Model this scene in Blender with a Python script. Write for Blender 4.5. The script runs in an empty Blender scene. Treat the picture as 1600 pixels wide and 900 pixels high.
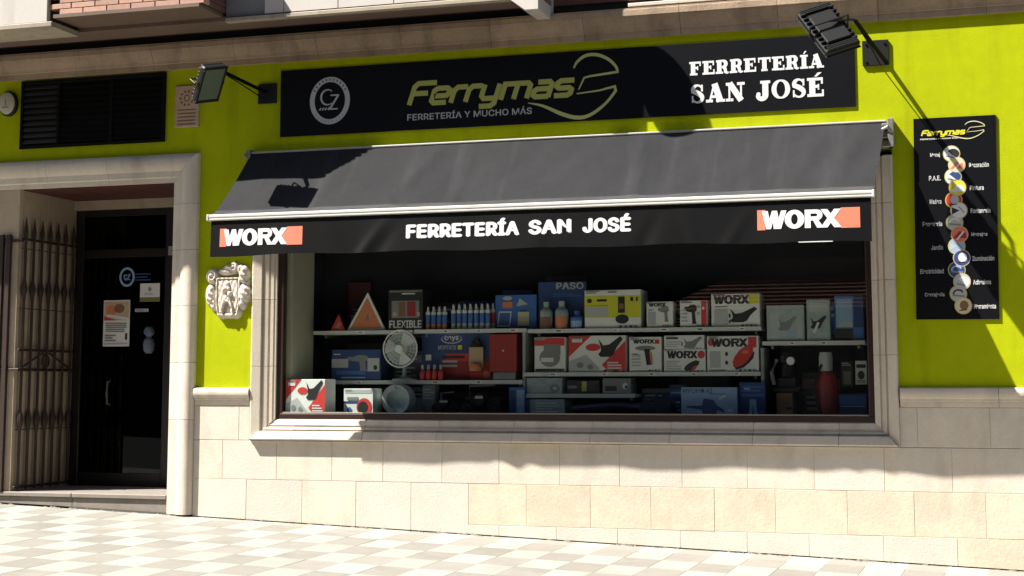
import bpy, bmesh, math, random
from mathutils import Vector, Matrix
random.seed(7)
rad = math.radians
C = bpy.context.scene.collection
SC = bpy.context.scene

# ------------------------------------------------------------------ camera, sky, sun, exposure
cd = bpy.data.cameras.new('camera'); cam = bpy.data.objects.new('camera', cd); C.objects.link(cam)
YAW, PIT, ROL = 0.3015434, 0.1126811, -0.0009433
fw = Vector((-math.sin(YAW)*math.cos(PIT), math.cos(YAW)*math.cos(PIT), math.sin(PIT)))
rt = Vector((math.cos(YAW), math.sin(YAW), 0)); up = rt.cross(fw)
r2 = math.cos(ROL)*rt + math.sin(ROL)*up; u2 = -math.sin(ROL)*rt + math.cos(ROL)*up
M = Matrix((r2, u2, -fw)).transposed().to_4x4(); M.translation = (0, -12, 0)
cam.matrix_world = M
cd.sensor_fit = 'HORIZONTAL'; cd.sensor_width = 36; cd.lens = 54; cd.shift_y = -0.075
cd.clip_start = 0.1; cd.clip_end = 2000
SC.camera = cam

SA, SB = 1.70, 2.62                       # sunlight travels (SA, 1, -SB): right, into the wall, down
sdir = Vector((SA, 1, -SB)).normalized()
elev = math.asin(-sdir.z); azim = math.atan2(-sdir.x, -sdir.y)     # azimuth of the sun measured from +Y towards +X
W = bpy.data.worlds.new('World'); SC.world = W; W.use_nodes = True
wn = W.node_tree; bg = wn.nodes['Background']
sky = wn.nodes.new('ShaderNodeTexSky'); sky.sky_type = 'NISHITA'; sky.sun_disc = False
sky.sun_elevation = elev; sky.sun_rotation = azim; sky.air_density = 1.0; sky.dust_density = 1.0
wn.links.new(sky.outputs[0], bg.inputs[0]); bg.inputs[1].default_value = 0.05
sl = bpy.data.lights.new('sun', 'SUN'); sl.energy = 5.0; sl.angle = rad(0.5); sl.color = (1, .945, .86)
sun = bpy.data.objects.new('sun', sl); C.objects.link(sun)
sun.rotation_euler = sdir.to_track_quat('-Z', 'Y').to_euler(); sun.location = (-12, -10, 20)
SC.view_settings.view_transform = 'Standard'; SC.view_settings.look = 'None'
SC.view_settings.exposure = 1.6; SC.view_settings.gamma = 1.0
SC.cycles.max_bounces = 8; SC.cycles.transparent_max_bounces = 12; SC.cycles.use_denoising = True

# ------------------------------------------------------------------ materials
MATS = {}
def mat(name, rgb, rough=.65, var=.0, vscale=6., bump=0., bscale=60., orand=0., metal=0., spec=.5, emit=None, var2=None, stain=None):
    if name in MATS: return MATS[name]
    m = bpy.data.materials.new(name); m.use_nodes = True; nt = m.node_tree; N = nt.nodes; L = nt.links
    b = N['Principled BSDF']; MATS[name] = m
    b.inputs['Roughness'].default_value = rough; b.inputs['Metallic'].default_value = metal
    b.inputs['Specular IOR Level'].default_value = spec
    if emit:
        b.inputs['Emission Color'].default_value = (*rgb, 1); b.inputs['Emission Strength'].default_value = emit
    b.inputs['Base Color'].default_value = (*rgb, 1)
    geo = N.new('ShaderNodeNewGeometry')
    col = None
    def noise(s, d=6., r=.6):
        n = N.new('ShaderNodeTexNoise'); n.inputs['Scale'].default_value = s; n.inputs['Detail'].default_value = d
        n.inputs['Roughness'].default_value = r; L.new(geo.outputs['Position'], n.inputs['Vector']); return n.outputs['Fac']
    def mulcol(c, fac, lo, hi, flo=.3, fhi=.7):
        mr = N.new('ShaderNodeMapRange'); L.new(fac, mr.inputs[0])
        mr.inputs[1].default_value = flo; mr.inputs[2].default_value = fhi; mr.inputs[3].default_value = lo; mr.inputs[4].default_value = hi
        mx = N.new('ShaderNodeMix'); mx.data_type = 'RGBA'; mx.blend_type = 'MULTIPLY'; mx.inputs[0].default_value = 1
        if c is None: mx.inputs[6].default_value = (*rgb, 1)
        else: L.new(c, mx.inputs[6])
        cc = N.new('ShaderNodeCombineColor')
        for i in range(3): L.new(mr.outputs[0], cc.inputs[i])
        L.new(cc.outputs[0], mx.inputs[7]); return mx.outputs[2]
    if var2:
        f = noise(var2[1], 4.)
        mr = N.new('ShaderNodeMapRange'); L.new(f, mr.inputs[0]); mr.inputs[1].default_value = .42; mr.inputs[2].default_value = .6
        mx = N.new('ShaderNodeMix'); mx.data_type = 'RGBA'; L.new(mr.outputs[0], mx.inputs[0])
        mx.inputs[6].default_value = (*rgb, 1); mx.inputs[7].default_value = (*var2[0], 1); col = mx.outputs[2]
    if var: col = mulcol(col, noise(vscale), 1-var, 1+var*.6); col = mulcol(col, noise(vscale*9, 3.), 1-var*.5, 1+var*.4)
    if orand:
        oi = N.new('ShaderNodeObjectInfo'); col = mulcol(col, oi.outputs['Random'], 1-orand, 1+orand*.5, 0, 1)
    if stain:
        mp = N.new('ShaderNodeMapping'); mp.inputs['Scale'].default_value = stain[1]; L.new(geo.outputs['Position'], mp.inputs[0])
        n = N.new('ShaderNodeTexNoise'); n.inputs['Scale'].default_value = 1; n.inputs['Detail'].default_value = 7; L.new(mp.outputs[0], n.inputs['Vector'])
        col = mulcol(col, n.outputs['Fac'], 1, 1-stain[0], .52, .72)
    if col is not None: L.new(col, b.inputs['Base Color'])
    if bump:
        bp = N.new('ShaderNodeBump'); bp.inputs['Strength'].default_value = bump; bp.inputs['Distance'].default_value = .01
        L.new(noise(bscale, 6., .65), bp.inputs['Height']); L.new(bp.outputs[0], b.inputs['Normal'])
    return m

LIME = mat('lime render', (.352, .402, .003), .85, spec=.08, var=.09, vscale=1.3, bump=.25, bscale=90, stain=(.18, (5, 5, .45)))
STONE = mat('pale limestone', (.57, .515, .44), .8, spec=.2, var=.08, vscale=5, bump=.22, bscale=55, orand=.05, var2=((.575, .505, .415), 2.2), stain=(.16, (5, 5, 2)))
STONEY = mat('yellowish limestone', (.55, .48, .375), .8, spec=.2, var=.10, vscale=5, bump=.28, bscale=45, orand=.07, stain=(.14, (5, 5, 2)))
STONEW = mat('fresh limestone', (.56, .505, .44), .8, spec=.2, var=.06, vscale=5, bump=.3, bscale=60, orand=.05)
TRIM = mat('moulded limestone', (.58, .51, .42), .7, var=.09, vscale=4, bump=.3, bscale=70, orand=.09, stain=(.22, (6, 6, 1.2)))
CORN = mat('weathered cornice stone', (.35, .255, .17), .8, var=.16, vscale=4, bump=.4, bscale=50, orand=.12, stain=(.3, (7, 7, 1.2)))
TILEW = mat('white terrazzo', (.30, .291, .260), .7, spec=.2, var=.07, vscale=9, bump=.12, bscale=120, orand=.09, stain=(.20, (1.6, 1.6, 1.6)))
TILEG = mat('grey terrazzo', (.222, .211, .186), .7, spec=.2, var=.07, vscale=9, bump=.12, bscale=120, orand=.10, stain=(.14, (2.2, 2.2, 2.2)))
GROUT = mat('grout', (.17, .155, .13), .9, var=.15, vscale=20)
GAPSHADE = mat('dark gap', (.02, .018, .015), .95)  # near-black colour stands in for the shade inside gaps
RSTONE = mat('shaded doorway limestone', (.40, .325, .235), .8, var=.12, vscale=5, bump=.3, bscale=60, orand=.08, spec=.2, stain=(.25, (6, 6, 1.5)))  # limestone with the doorway shade mixed into its darker colour
DWOOD = mat('black brown door', (.010, .007, .006), .4)
STEP = mat('granite step', (.20, .175, .15), .7, var=.15, vscale=14, bump=.2, bscale=120)
REDCEIL = mat('dark red boards', (.07, .018, .014), .6, var=.1)
WOOD = mat('dark brown frame', (.028, .013, .009), .35, var=.1)
BLACK = mat('black painted steel', (.004, .004, .004), .6, spec=.08)
BLACKM = mat('black plastic', (.008, .008, .008), .5, spec=.3)
SIGN = mat('black sign panel', (.004, .0045, .0065), .4, var=.05, spec=.2)
MORTARL = mat('pale mortar', (.54, .48, .405), .9, var=.12, vscale=9)
ROAD = mat('asphalt', (.05, .05, .052), .9, var=.15, vscale=8, bump=.4, bscale=200)
BEAD = mat('bronze bead', (.20, .175, .14), .4)
IRON = mat('brown wrought iron', (.026, .011, .007), .55, var=.2, vscale=20)
WHITE = mat('white vinyl', (.62, .62, .62), .5)
OLIVE = mat('olive vinyl', (.36, .37, .08), .5)
SWOOSH = mat('yellow green vinyl', (.42, .43, .15), .5)
CREAM = mat('cream vinyl', (.55, .52, .30), .5)
SALMON = mat('salmon print', (.62, .17, .10), .55)
ALU = mat('white lacquered aluminium', (.52, .52, .50), .4, var=.05, vscale=8)
STEELG = mat('galvanised steel', (.28, .27, .25), .45, metal=.6, var=.2, vscale=30)
VAL = mat('black valance cloth', (.004, .004, .0045), .42, var=.1, vscale=5, spec=.22)
PANELW = mat('white facade panel', (.50, .47, .43), .55, var=.04, vscale=3, stain=(.16, (6, 6, .8)))
PANELE = mat('beige slab edge', (.34, .29, .22), .75, var=.12, vscale=5, stain=(.3, (8, 8, 2)))
GREYP = mat('grey set-back wall', (.22, .22, .21), .7, var=.08)  # plain grey for the panel set back beside the brick bay
SOFF = mat('brown soffit', (.13, .085, .062), .75, var=.15, vscale=3)
BRICK = mat('salmon facing brick', (.46, .27, .20), .8, var=.10, vscale=20, bump=.4, bscale=120, orand=.14)
BRICKD = mat('dark red brick', (.14, .06, .045), .85, var=.2, vscale=12, bump=.4, bscale=60)
MORTAR = mat('dark mortar', (.06, .05, .045), .9)
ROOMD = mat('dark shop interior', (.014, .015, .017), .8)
BEIGE = mat('beige side panel', (.42, .39, .29), .7)
SHELF = mat('white shelf', (.72, .72, .70), .45)
CARTON = mat('white carton', (.68, .68, .655), .5, var=.04)
NAVY = mat('navy print', (.025, .055, .17), .45)
BLUE = mat('blue print', (.05, .14, .40), .45)
PBLUE = mat('pale blue print', (.26, .38, .55), .45)
RED = mat('red print', (.55, .04, .035), .45)
DRED = mat('dark red print', (.30, .025, .025), .45)
ORANGE = mat('orange print', (.60, .20, .08), .5)
YEL = mat('yellow print', (.58, .55, .03), .45)
BLK = mat('black print', (.02, .02, .02), .45)
GREY = mat('grey print', (.20, .20, .20), .5)
LGREY = mat('light grey print', (.40, .41, .41), .5)
TAN = mat('tan card', (.50, .36, .22), .6)
BROWN = mat('brown print', (.20, .10, .055), .6)
CLEARP = mat('milky plastic', (.34, .40, .40), .3, var=.2, vscale=18)
PLAQ = mat('pinkish plaque stone', (.42, .30, .20), .7, var=.15, vscale=14, bump=.3)
PLAQD = mat('plaque carving', (.15, .09, .055), .8)
LAMPW = mat('ceiling tube light', (1., .97, .9), .5, emit=.3)
ROOFT = mat('red roof tile', (.19, .10, .075), .85, var=.4, vscale=7, spec=.1)
HOUSE = mat('old house wall', (.16, .14, .11), .85, var=.15, vscale=2)
HOUSED = mat('brown brick block', (.05, .035, .028), .9, var=.2, vscale=2)

def fabric_mat():
    m = mat('black awning cloth', (.026, .0265, .0285), .85, var=.10, vscale=1.6, bump=.12, bscale=300, stain=(-.40, (5, .5, .5)), spec=.06); return m  # negative stain: paler streaks in the colour for the cloth's creases
AWN = fabric_mat()
HEM = mat('pale awning hem', (.055, .055, .056), .85, var=.2, vscale=3, bump=.12, bscale=300, stain=(.25, (3, 5, 9)), spec=.06)  # paler band along the front edge of the cloth

def glass_mat(name, ior=1.55, tint=(.75, .80, .78), rough=.0):
    m = bpy.data.materials.new(name); m.use_nodes = True; nt = m.node_tree; N = nt.nodes; L = nt.links
    N.remove(N['Principled BSDF'])
    t = N.new('ShaderNodeBsdfTransparent'); t.inputs[0].default_value = (*tint, 1)
    g = N.new('ShaderNodeBsdfGlossy'); g.inputs[1].default_value = rough; g.inputs[0].default_value = (1, 1, 1, 1)
    lw = N.new('ShaderNodeFresnel'); lw.inputs[0].default_value = ior
    ge = N.new('ShaderNodeNewGeometry'); k = N.new('ShaderNodeMath'); k.operation = 'MULTIPLY_ADD'; k.use_clamp = True   # one reflection per pane: only its outer face mirrors
    L.new(ge.outputs['Backfacing'], k.inputs[0]); k.inputs[1].default_value = -1; L.new(lw.outputs[0], k.inputs[2])
    mx = N.new('ShaderNodeMixShader'); L.new(k.outputs[0], mx.inputs[0]); L.new(t.outputs[0], mx.inputs[1]); L.new(g.outputs[0], mx.inputs[2])
    L.new(mx.outputs[0], N['Material Output'].inputs[0]); return m
GLASS = glass_mat('shop glass', tint=(.95, .975, .965))
DGLASS = glass_mat('dark door glass', ior=1.28, tint=(.14, .15, .15))
LGLASS = mat('lamp glass', (.10, .125, .085), .10)

def ground_mat():
    m = bpy.data.materials.new('chequered paving'); m.use_nodes = True; nt = m.node_tree; N = nt.nodes; L = nt.links
    b = N['Principled BSDF']; b.inputs['Roughness'].default_value = .65
    g = N.new('ShaderNodeNewGeometry'); mp = N.new('ShaderNodeMapping'); mp.vector_type = 'TEXTURE'
    mp.inputs['Location'].default_value = (TX0, TY0, 0); mp.inputs['Rotation'].default_value = (0, 0, TROT); mp.inputs['Scale'].default_value = (TW, TD, 1)
    L.new(g.outputs['Position'], mp.inputs[0]); sp = N.new('ShaderNodeSeparateXYZ'); L.new(mp.outputs[0], sp.inputs[0])
    def mth(op, a, b=None):
        n = N.new('ShaderNodeMath'); n.operation = op; L.new(a, n.inputs[0])
        if b is not None:
            if isinstance(b, (int, float)): n.inputs[1].default_value = b
            else: L.new(b, n.inputs[1])
        return n.outputs[0]
    s = mth('ADD', mth('FLOOR', sp.outputs[0]), mth('FLOOR', sp.outputs[1]))
    k = mth('GREATER_THAN', mth('FRACT', mth('MULTIPLY', s, .5)), .25)
    mx = N.new('ShaderNodeMix'); mx.data_type = 'RGBA'; L.new(k, mx.inputs[0])
    mx.inputs[6].default_value = (.30, .291, .260, 1); mx.inputs[7].default_value = (.222, .211, .186, 1)
    L.new(mx.outputs[2], b.inputs['Base Color']); return m
GX, GY, GZ = -.034, .02, -1.345           # ground plane z = GZ + GX*x + GY*y
TX0, TY0, TROT, TW, TD = -4.06, -.655, rad(-1.8), .283, .42
def gz(x, y): return GZ + GX*x + GY*y

# ------------------------------------------------------------------ mesh helpers (all coordinates are world metres)
class MB:
    def __init__(s): s.v = []; s.f = []; s.m = []; s.mats = []; s.k = 0
    def mi(s, m):
        if m not in s.mats: s.mats.append(m)
        return s.mats.index(m)
    def add(s, vs, fs, m=None):
        o = len(s.v); s.v += [tuple(v) for v in vs]; i = s.mi(m) if m else 0
        for f in fs: s.f.append([o+a for a in f]); s.m.append(i)
    def box(s, x0, x1, y0, y1, z0, z1, m=None):
        s.add([(x, y, z) for x in (x0, x1) for y in (y0, y1) for z in (z0, z1)],
              [(0,1,3,2),(4,6,7,5),(0,4,5,1),(2,3,7,6),(0,2,6,4),(1,5,7,3)], m)
    def block(s, poly, y0, y1, c=.006, m=None, jit=0):
        n = len(poly); cx = sum(p[0] for p in poly)/n; cz = sum(p[1] for p in poly)/n
        def ins(p): return (p[0]+(c if p[0] < cx else -c), p[1]+(c if p[1] < cz else -c))
        vs = [(*((q := ins(p))[0],), y0+random.uniform(-jit, jit), q[1]) for p in poly] + [(p[0], y0+c, p[1]) for p in poly] + [(p[0], y1, p[1]) for p in poly]
        fs = [tuple(range(n)), tuple(range(3*n-1, 2*n-1, -1))]
        for r in range(2):
            for i in range(n): j = (i+1) % n; fs.append((r*n+i, (r+1)*n+i, (r+1)*n+j, r*n+j))
        s.add(vs, fs, m)
    def cbox(s, x0, x1, y0, y1, z0, z1, c=.004, m=None, T=None):
        vs = []; idx = {}
        for sx in (0, 1):
            for sy in (0, 1):
                for sz in (0, 1):
                    X = (x0, x1)[sx]; Y = (y0, y1)[sy]; Z = (z0, z1)[sz]
                    dx = c if sx == 0 else -c; dy = c if sy == 0 else -c; dz = c if sz == 0 else -c
                    idx[(sx,sy,sz)] = len(vs); vs += [(X, Y+dy, Z+dz), (X+dx, Y, Z+dz), (X+dx, Y+dy, Z)]
        fs = []
        q = lambda a, b, c_, d, k: fs.append((idx[a]+k, idx[b]+k, idx[c_]+k, idx[d]+k))
        for e in (0, 1):
            q((e,0,0),(e,1,0),(e,1,1),(e,0,1),0); q((0,e,0),(1,e,0),(1,e,1),(0,e,1),1); q((0,0,e),(1,0,e),(1,1,e),(0,1,e),2)
        for a in (0, 1):
            for b in (0, 1):
                fs.append((idx[(0,a,b)]+1, idx[(1,a,b)]+1, idx[(1,a,b)]+2, idx[(0,a,b)]+2))
                fs.append((idx[(a,0,b)]+0, idx[(a,1,b)]+0, idx[(a,1,b)]+2, idx[(a,0,b)]+2))
                fs.append((idx[(a,b,0)]+0, idx[(a,b,1)]+0, idx[(a,b,1)]+1, idx[(a,b,0)]+1))
        for k in idx.values(): fs.append((k, k+1, k+2))
        if T: vs = [T(Vector(v)) for v in vs]
        s.add(vs, fs, m)
    def prism(s, poly, y0, y1, m=None):
        n = len(poly); vs = [(p[0], y0, p[1]) for p in poly]+[(p[0], y1, p[1]) for p in poly]
        s.add(vs, [tuple(range(n)), tuple(range(2*n-1, n-1, -1))]+[(i, n+i, n+(i+1) % n, (i+1) % n) for i in range(n)], m)
    def flat(s, poly, y, m=None): s.add([(p[0], y, p[1]) for p in poly], [tuple(range(len(poly)))], m)
    def tube(s, pts, r, n=8, m=None, cap=True):
        pts = [Vector(p) for p in pts]; rs = r if isinstance(r, (list, tuple)) else [r]*len(pts); vs = []
        for i, p in enumerate(pts):
            d = (pts[min(i+1, len(pts)-1)]-pts[max(i-1, 0)]).normalized()
            a = d.cross(Vector((0, 0, 1)) if abs(d.z) < .9 else Vector((1, 0, 0))).normalized(); b = d.cross(a)
            vs += [tuple(p+rs[i]*(math.cos(2*math.pi*k/n)*a+math.sin(2*math.pi*k/n)*b)) for k in range(n)]
        fs = [(i*n+k, i*n+(k+1) % n, (i+1)*n+(k+1) % n, (i+1)*n+k) for i in range(len(pts)-1) for k in range(n)]
        if cap: fs += [tuple(range(n)), tuple(range(len(pts)*n-1, (len(pts)-1)*n-1, -1))]
        s.add(vs, fs, m)
    def lathe(s, c, prof, n=12, m=None, T=None):          # prof: (radius, height) about the vertical through c
        pts = []
        for r, h in prof: pts += [(c[0]+r*math.cos(2*math.pi*k/n), c[1]+r*math.sin(2*math.pi*k/n), c[2]+h) for k in range(n)]
        fs = [(i*n+k, i*n+(k+1) % n, (i+1)*n+(k+1) % n, (i+1)*n+k) for i in range(len(prof)-1) for k in range(n)]
        fs += [tuple(range(n)), tuple(range(len(prof)*n-1, (len(prof)-1)*n-1, -1))]
        if T: pts = [T(Vector(p)) for p in pts]
        s.add(pts, fs, m)
    def stroke(s, pts, w, y, m=None, close=False):         # flat ribbon in the facade plane
        n = len(pts); ws = w if isinstance(w, (list, tuple)) else [w]*n; vs = []
        for i in range(n):
            a = pts[(i-1) % n] if close else pts[max(i-1, 0)]; b = pts[(i+1) % n] if close else pts[min(i+1, n-1)]; p = pts[i]
            def nrm(u, v):
                dx, dz = v[0]-u[0], v[1]-u[1]; l = math.hypot(dx, dz) or 1; return (-dz/l, dx/l)
            if a == p: nx, nz = nrm(p, b); k = 1
            elif b == p: nx, nz = nrm(a, p); k = 1
            else:
                n1 = nrm(a, p); n2 = nrm(p, b); nx, nz = n1[0]+n2[0], n1[1]+n2[1]; l = math.hypot(nx, nz) or 1; nx /= l; nz /= l
                k = 1/max(.5, nx*n1[0]+nz*n1[1])
            vs += [(p[0]+nx*ws[i]/2*k, y, p[1]+nz*ws[i]/2*k), (p[0]-nx*ws[i]/2*k, y, p[1]-nz*ws[i]/2*k)]
        s.add(vs, [(2*i, 2*i+1, 2*((i+1) % n)+1, 2*((i+1) % n)) for i in range(n if close else n-1)], m)
    def build(s, name, m=None, parent=None, smooth=False, loc=None, fix=True):
        me = bpy.data.meshes.new(name)
        root = ROOT.get(parent.name, Vector((0, 0, 0))) if parent else Vector(loc or (0, 0, 0))
        me.from_pydata([tuple(Vector(v)-root) for v in s.v], [], s.f)
        for mm in (s.mats or [m]): me.materials.append(mm)
        if s.mats: me.polygons.foreach_set('material_index', s.m)
        if fix:
            b = bmesh.new(); b.from_mesh(me); bmesh.ops.recalc_face_normals(b, faces=b.faces); b.to_mesh(me); b.free()
        if smooth:
            me.polygons.foreach_set('use_smooth', [True]*len(me.polygons)); me.set_sharp_from_angle(angle=rad(35))
        me.update(); o = bpy.data.objects.new(name, me); C.objects.link(o)
        if parent: o.parent = parent
        else: o.location = root
        ROOT[o.name] = root; return o
ROOT = {}
def tag(o, label, cat, group=None, kind=None):
    if label: o['label'] = label
    if cat: o['category'] = cat
    if group: o['group'] = group
    if kind: o['kind'] = kind
    return o
def thing(name, label, cat, loc, group=None):
    o = bpy.data.objects.new(name, None); C.objects.link(o); o.location = loc; o.empty_display_size = .1
    ROOT[o.name] = Vector(loc); return tag(o, label, cat, group)
def place(name, me, loc, parent, rot=None):               # another object sharing a mesh
    o = bpy.data.objects.new(name, me); C.objects.link(o); o.parent = parent
    o.location = Vector(loc)-ROOT[parent.name]
    if rot: o.rotation_euler = rot
    return o
def arc(cx, cz, rx, rz, a0, a1, n=12):
    return [(cx+rx*math.cos(rad(a0+(a1-a0)*i/n)), cz+rz*math.sin(rad(a0+(a1-a0)*i/n))) for i in range(n+1)]

# ---- lettering
FONTCACHE = {}
try:                                                       # the sans serif that ships inside Blender, else Blender's default
    SANS = bpy.data.fonts.load(__import__('os').path.join(bpy.utils.system_resource('DATAFILES'), 'fonts', 'Inter.woff2'))
except Exception: SANS = None
def glyphs(body, bold=.0, shear=0., space=None):
    key = (body, bold, shear, space)
    if key in FONTCACHE: return FONTCACHE[key]
    cu = bpy.data.curves.new('lettering', 'FONT'); cu.body = body
    if SANS: cu.font = SANS
    cu.offset = bold; cu.shear = shear; cu.resolution_u = 3; cu.fill_mode = 'FRONT'; cu.space_character = space or 1+bold*1.3
    o = bpy.data.objects.new('lettering', cu); C.objects.link(o)
    bpy.context.view_layer.update()
    me = bpy.data.meshes.new_from_object(o.evaluated_get(bpy.context.evaluated_depsgraph_get()))
    r = ([(v.co.x, v.co.y) for v in me.vertices], [tuple(p.vertices) for p in me.polygons])
    bpy.data.objects.remove(o); bpy.data.curves.remove(cu); bpy.data.meshes.remove(me)
    FONTCACHE[key] = r; return r
def text(mb, body, x0, x1, z0, z1, y, m, bold=.0, shear=0., base=None, space=None):
    v, f = glyphs(body, min(bold, .012), shear, space or 1+bold*1.6)
    bv = glyphs(base or body, min(bold, .012), shear, space or 1+bold*1.6)[0]
    bx0 = min(p[0] for p in bv); bx1 = max(p[0] for p in bv); by0 = min(p[1] for p in bv); by1 = max(p[1] for p in bv)
    yf = y if callable(y) else (lambda a, b: y)
    P = [(x0+(p[0]-bx0)/(bx1-bx0)*(x1-x0), z0+(p[1]-by0)/(by1-by0)*(z1-z0)) for p in v]
    ex = bold*(x1-x0)/(bx1-bx0)                             # heavier weight: the same outline laid down again beside itself
    for k, (dx, dz) in enumerate(((0, 0),) if bold <= .012 else ((0, 0), (ex, 0), (-ex, 0), (0, ex*.5), (0, -ex*.5))):
        mb.add([(a+dx, yf(a+dx, b+dz)-k*.00025, b+dz) for a, b in P], f, m)

# slab-serif capitals in a unit cell: list of ribbons (points, width)
def heavy(mb, x0, x1, z0, z1, y, m):                       # the fat four-letter tool logo
    yf = y if callable(y) else (lambda a, b: y)
    def put(poly, k):
        P = [(x0+p[0]/4.02*(x1-x0), z0+p[1]*(z1-z0)) for p in poly]
        mb.add([(a, yf(a, b)-k*.0003, b) for a, b in P], [tuple(range(len(P)))], m)
    put([(0, 1), (.30, 1), (.42, .42), (.50, .78), (.42, 0), (.22, 0)], 0); put([(.22, 0), (.46, 0), (.66, .72), (.66, 1), (.52, 1)], 1)
    put([(.52, 1), (.78, 1), (.90, .38), (.84, 0), (.60, 0)], 2); put([(.70, 0), (.98, 0), (1.26, 1), (.98, 1)], 3)
    n = 24; o = [(1.66+.50*math.cos(2*math.pi*i/n), .5+.52*math.sin(2*math.pi*i/n)) for i in range(n)]; q = [(1.66+.17*math.cos(2*math.pi*i/n), .5+.29*math.sin(2*math.pi*i/n)) for i in range(n)]
    for i in range(n): j = (i+1) % n; put([o[i], o[j], q[j], q[i]], 0)
    put([(2.18, 0), (2.48, 0), (2.48, 1), (2.18, 1)], 1)
    r = [(2.48, 1), (2.80, 1)]+arc(2.78, .70, .30, .30, 80, -80, 8)+[(2.48, .40)]; t = [(2.48, .78), (2.72, .78)]+arc(2.72, .70, .10, .08, 80, -80, 8)+[(2.48, .62)]
    for i in range(len(r)-1): put([r[i], r[i+1], t[i+1], t[i]], 2)
    put([(2.58, .44), (2.84, .46), (3.14, 0), (2.80, 0)], 3)
    put([(2.98, 1), (3.32, 1), (4.02, 0), (3.66, 0)], 0); put([(3.66, 1), (4.0, 1), (3.32, 0), (2.96, 0)], 1)
def slab(ch):
    S, T, H = .32, .15, .15                        # stem, thin, slab height
    bar = lambda x0, x1, z0, z1: [(x0, z0), (x1, z0), (x1, z1), (x0, z1)]
    stem = lambda x: [bar(x-S/2, x+S/2, 0, 1), bar(x-S/2-.11, x+S/2+.11, 0, H), bar(x-S/2-.11, x+S/2+.11, 1-H, 1)]
    P, R = [], []
    if ch in 'FE':
        P = stem(.25)[:]; P += [bar(.25, .82, 1-H, 1), bar(.72, .82, .66, 1), bar(.3, .62, .46, .46+T), bar(.54, .62, .36, .66)]
        if ch == 'E': P += [bar(.25, .86, 0, H), bar(.76, .86, 0, .36)]
        else: P[1] = bar(.02, .56, 0, H)
        w = .90
    elif ch == 'R':
        P = stem(.25); P[2] = bar(.02, .5, 1-H, 1)
        R = [([(.25, .945), (.5, .945)]+arc(.5, .72, .22, .225, 90, -90, 10)+[(.25, .495)], [T]*2+[T+.12*math.sin(math.pi*i/10) for i in range(11)]+[T]), ([(.5, .48), (.66, .36), (.70, .12), (.80, .05), (.93, .08)], [.14, .22, .22, .16, .08])]
        w = .96
    elif ch == 'T':
        P = [bar(.5-S/2, .5+S/2, 0, 1), bar(.27, .73, 0, H), bar(.06, .94, 1-H, 1), bar(.06, .15, .64, 1), bar(.85, .94, .64, 1)]; w = 1.
    elif ch in 'I': P = stem(.27); w = .54
    elif ch == 'A':
        R = [([(.20, .03), (.47, .98)], .10), ([(.48, 1.), (.80, .02)], S+.02), ([(.28, .30), (.66, .30)], T)]
        P = [bar(.0, .38, 0, H), bar(.56, 1.06, 0, H)]; w = 1.06
    elif ch == 'N':
        R = [([(.20, .98), (.84, .02)], S)]; P = [bar(.14, .24, 0, 1), bar(.78, .88, 0, 1), bar(.0, .40, 0, H), bar(.0, .3, 1-H, 1), bar(.62, 1.04, 1-H, 1)]; w = 1.04
    elif ch == 'J':
        R = [([(.55, 1), (.55, .28)]+arc(.34, .24, .21, .2, 0, -180, 10), [S, S]+[S-.12*i/10 for i in range(11)])]
        P = [bar(.28, .82, 1-H, 1)]+[[(x, z) for x, z in arc(.17, .28, .12, .12, 0, 330, 11)]]; w = .84
    elif ch == 'O':
        n = 28; pts = [(.5+.37*math.cos(2*math.pi*i/n), .5+.46*math.sin(2*math.pi*i/n)) for i in range(n)]
        R = [(pts, [.09+.17*abs(math.cos(2*math.pi*i/n))**1.3 for i in range(n)], True)]; w = 1.
    elif ch == 'S':
        pts = arc(.42, .72, .25, .235, 25, 200, 10)+[(.30, .60), (.50, .50), (.62, .40)]+arc(.42, .27, .26, .235, 15, -155, 10)
        ws = [.10]*4+[.12, .15, .18, .20, .21, .22, .23]+[.26, .27, .26]+[.23, .22, .2, .18, .15, .12]+[.10]*5
        R = [(pts, ws)]; P = [bar(.62, .72, .62, .98), bar(.10, .19, .03, .40)]; w = .84
    return P, R, w
def slabtext(mb, body, x0, x1, z0, z1, y, m):
    acc = {'Í': 'I', 'É': 'E'}; cells = []; X = 0
    for ch in body:
        if ch == ' ': X += .52; continue
        P, R, w = slab(acc.get(ch, ch)); cells.append((X, P, R, ch in acc, w)); X += w+.05
    sx = (x1-x0)/(X-.05); sz = z1-z0; k = 0
    for X, P, R, a, w in cells:
        f = lambda p: (x0+(X+p[0])*sx, z0+p[1]*sz)
        for p in P: mb.flat([f(q) for q in p], y-k*.0002, m); k = (k+1) % 9
        for r in R:
            sc = (sx+sz)/2; ws = r[1] if isinstance(r[1], list) else [r[1]]*len(r[0])
            mb.stroke([f(q) for q in r[0]], [q*sc for q in ws], y-k*.0002, m, close=len(r) > 2); k = (k+1) % 9
        if a: mb.flat([f(q) for q in ((w*.40, 1.06), (w*.56, 1.06), (w*.86, 1.27), (w*.62, 1.27))], y, m)

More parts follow.
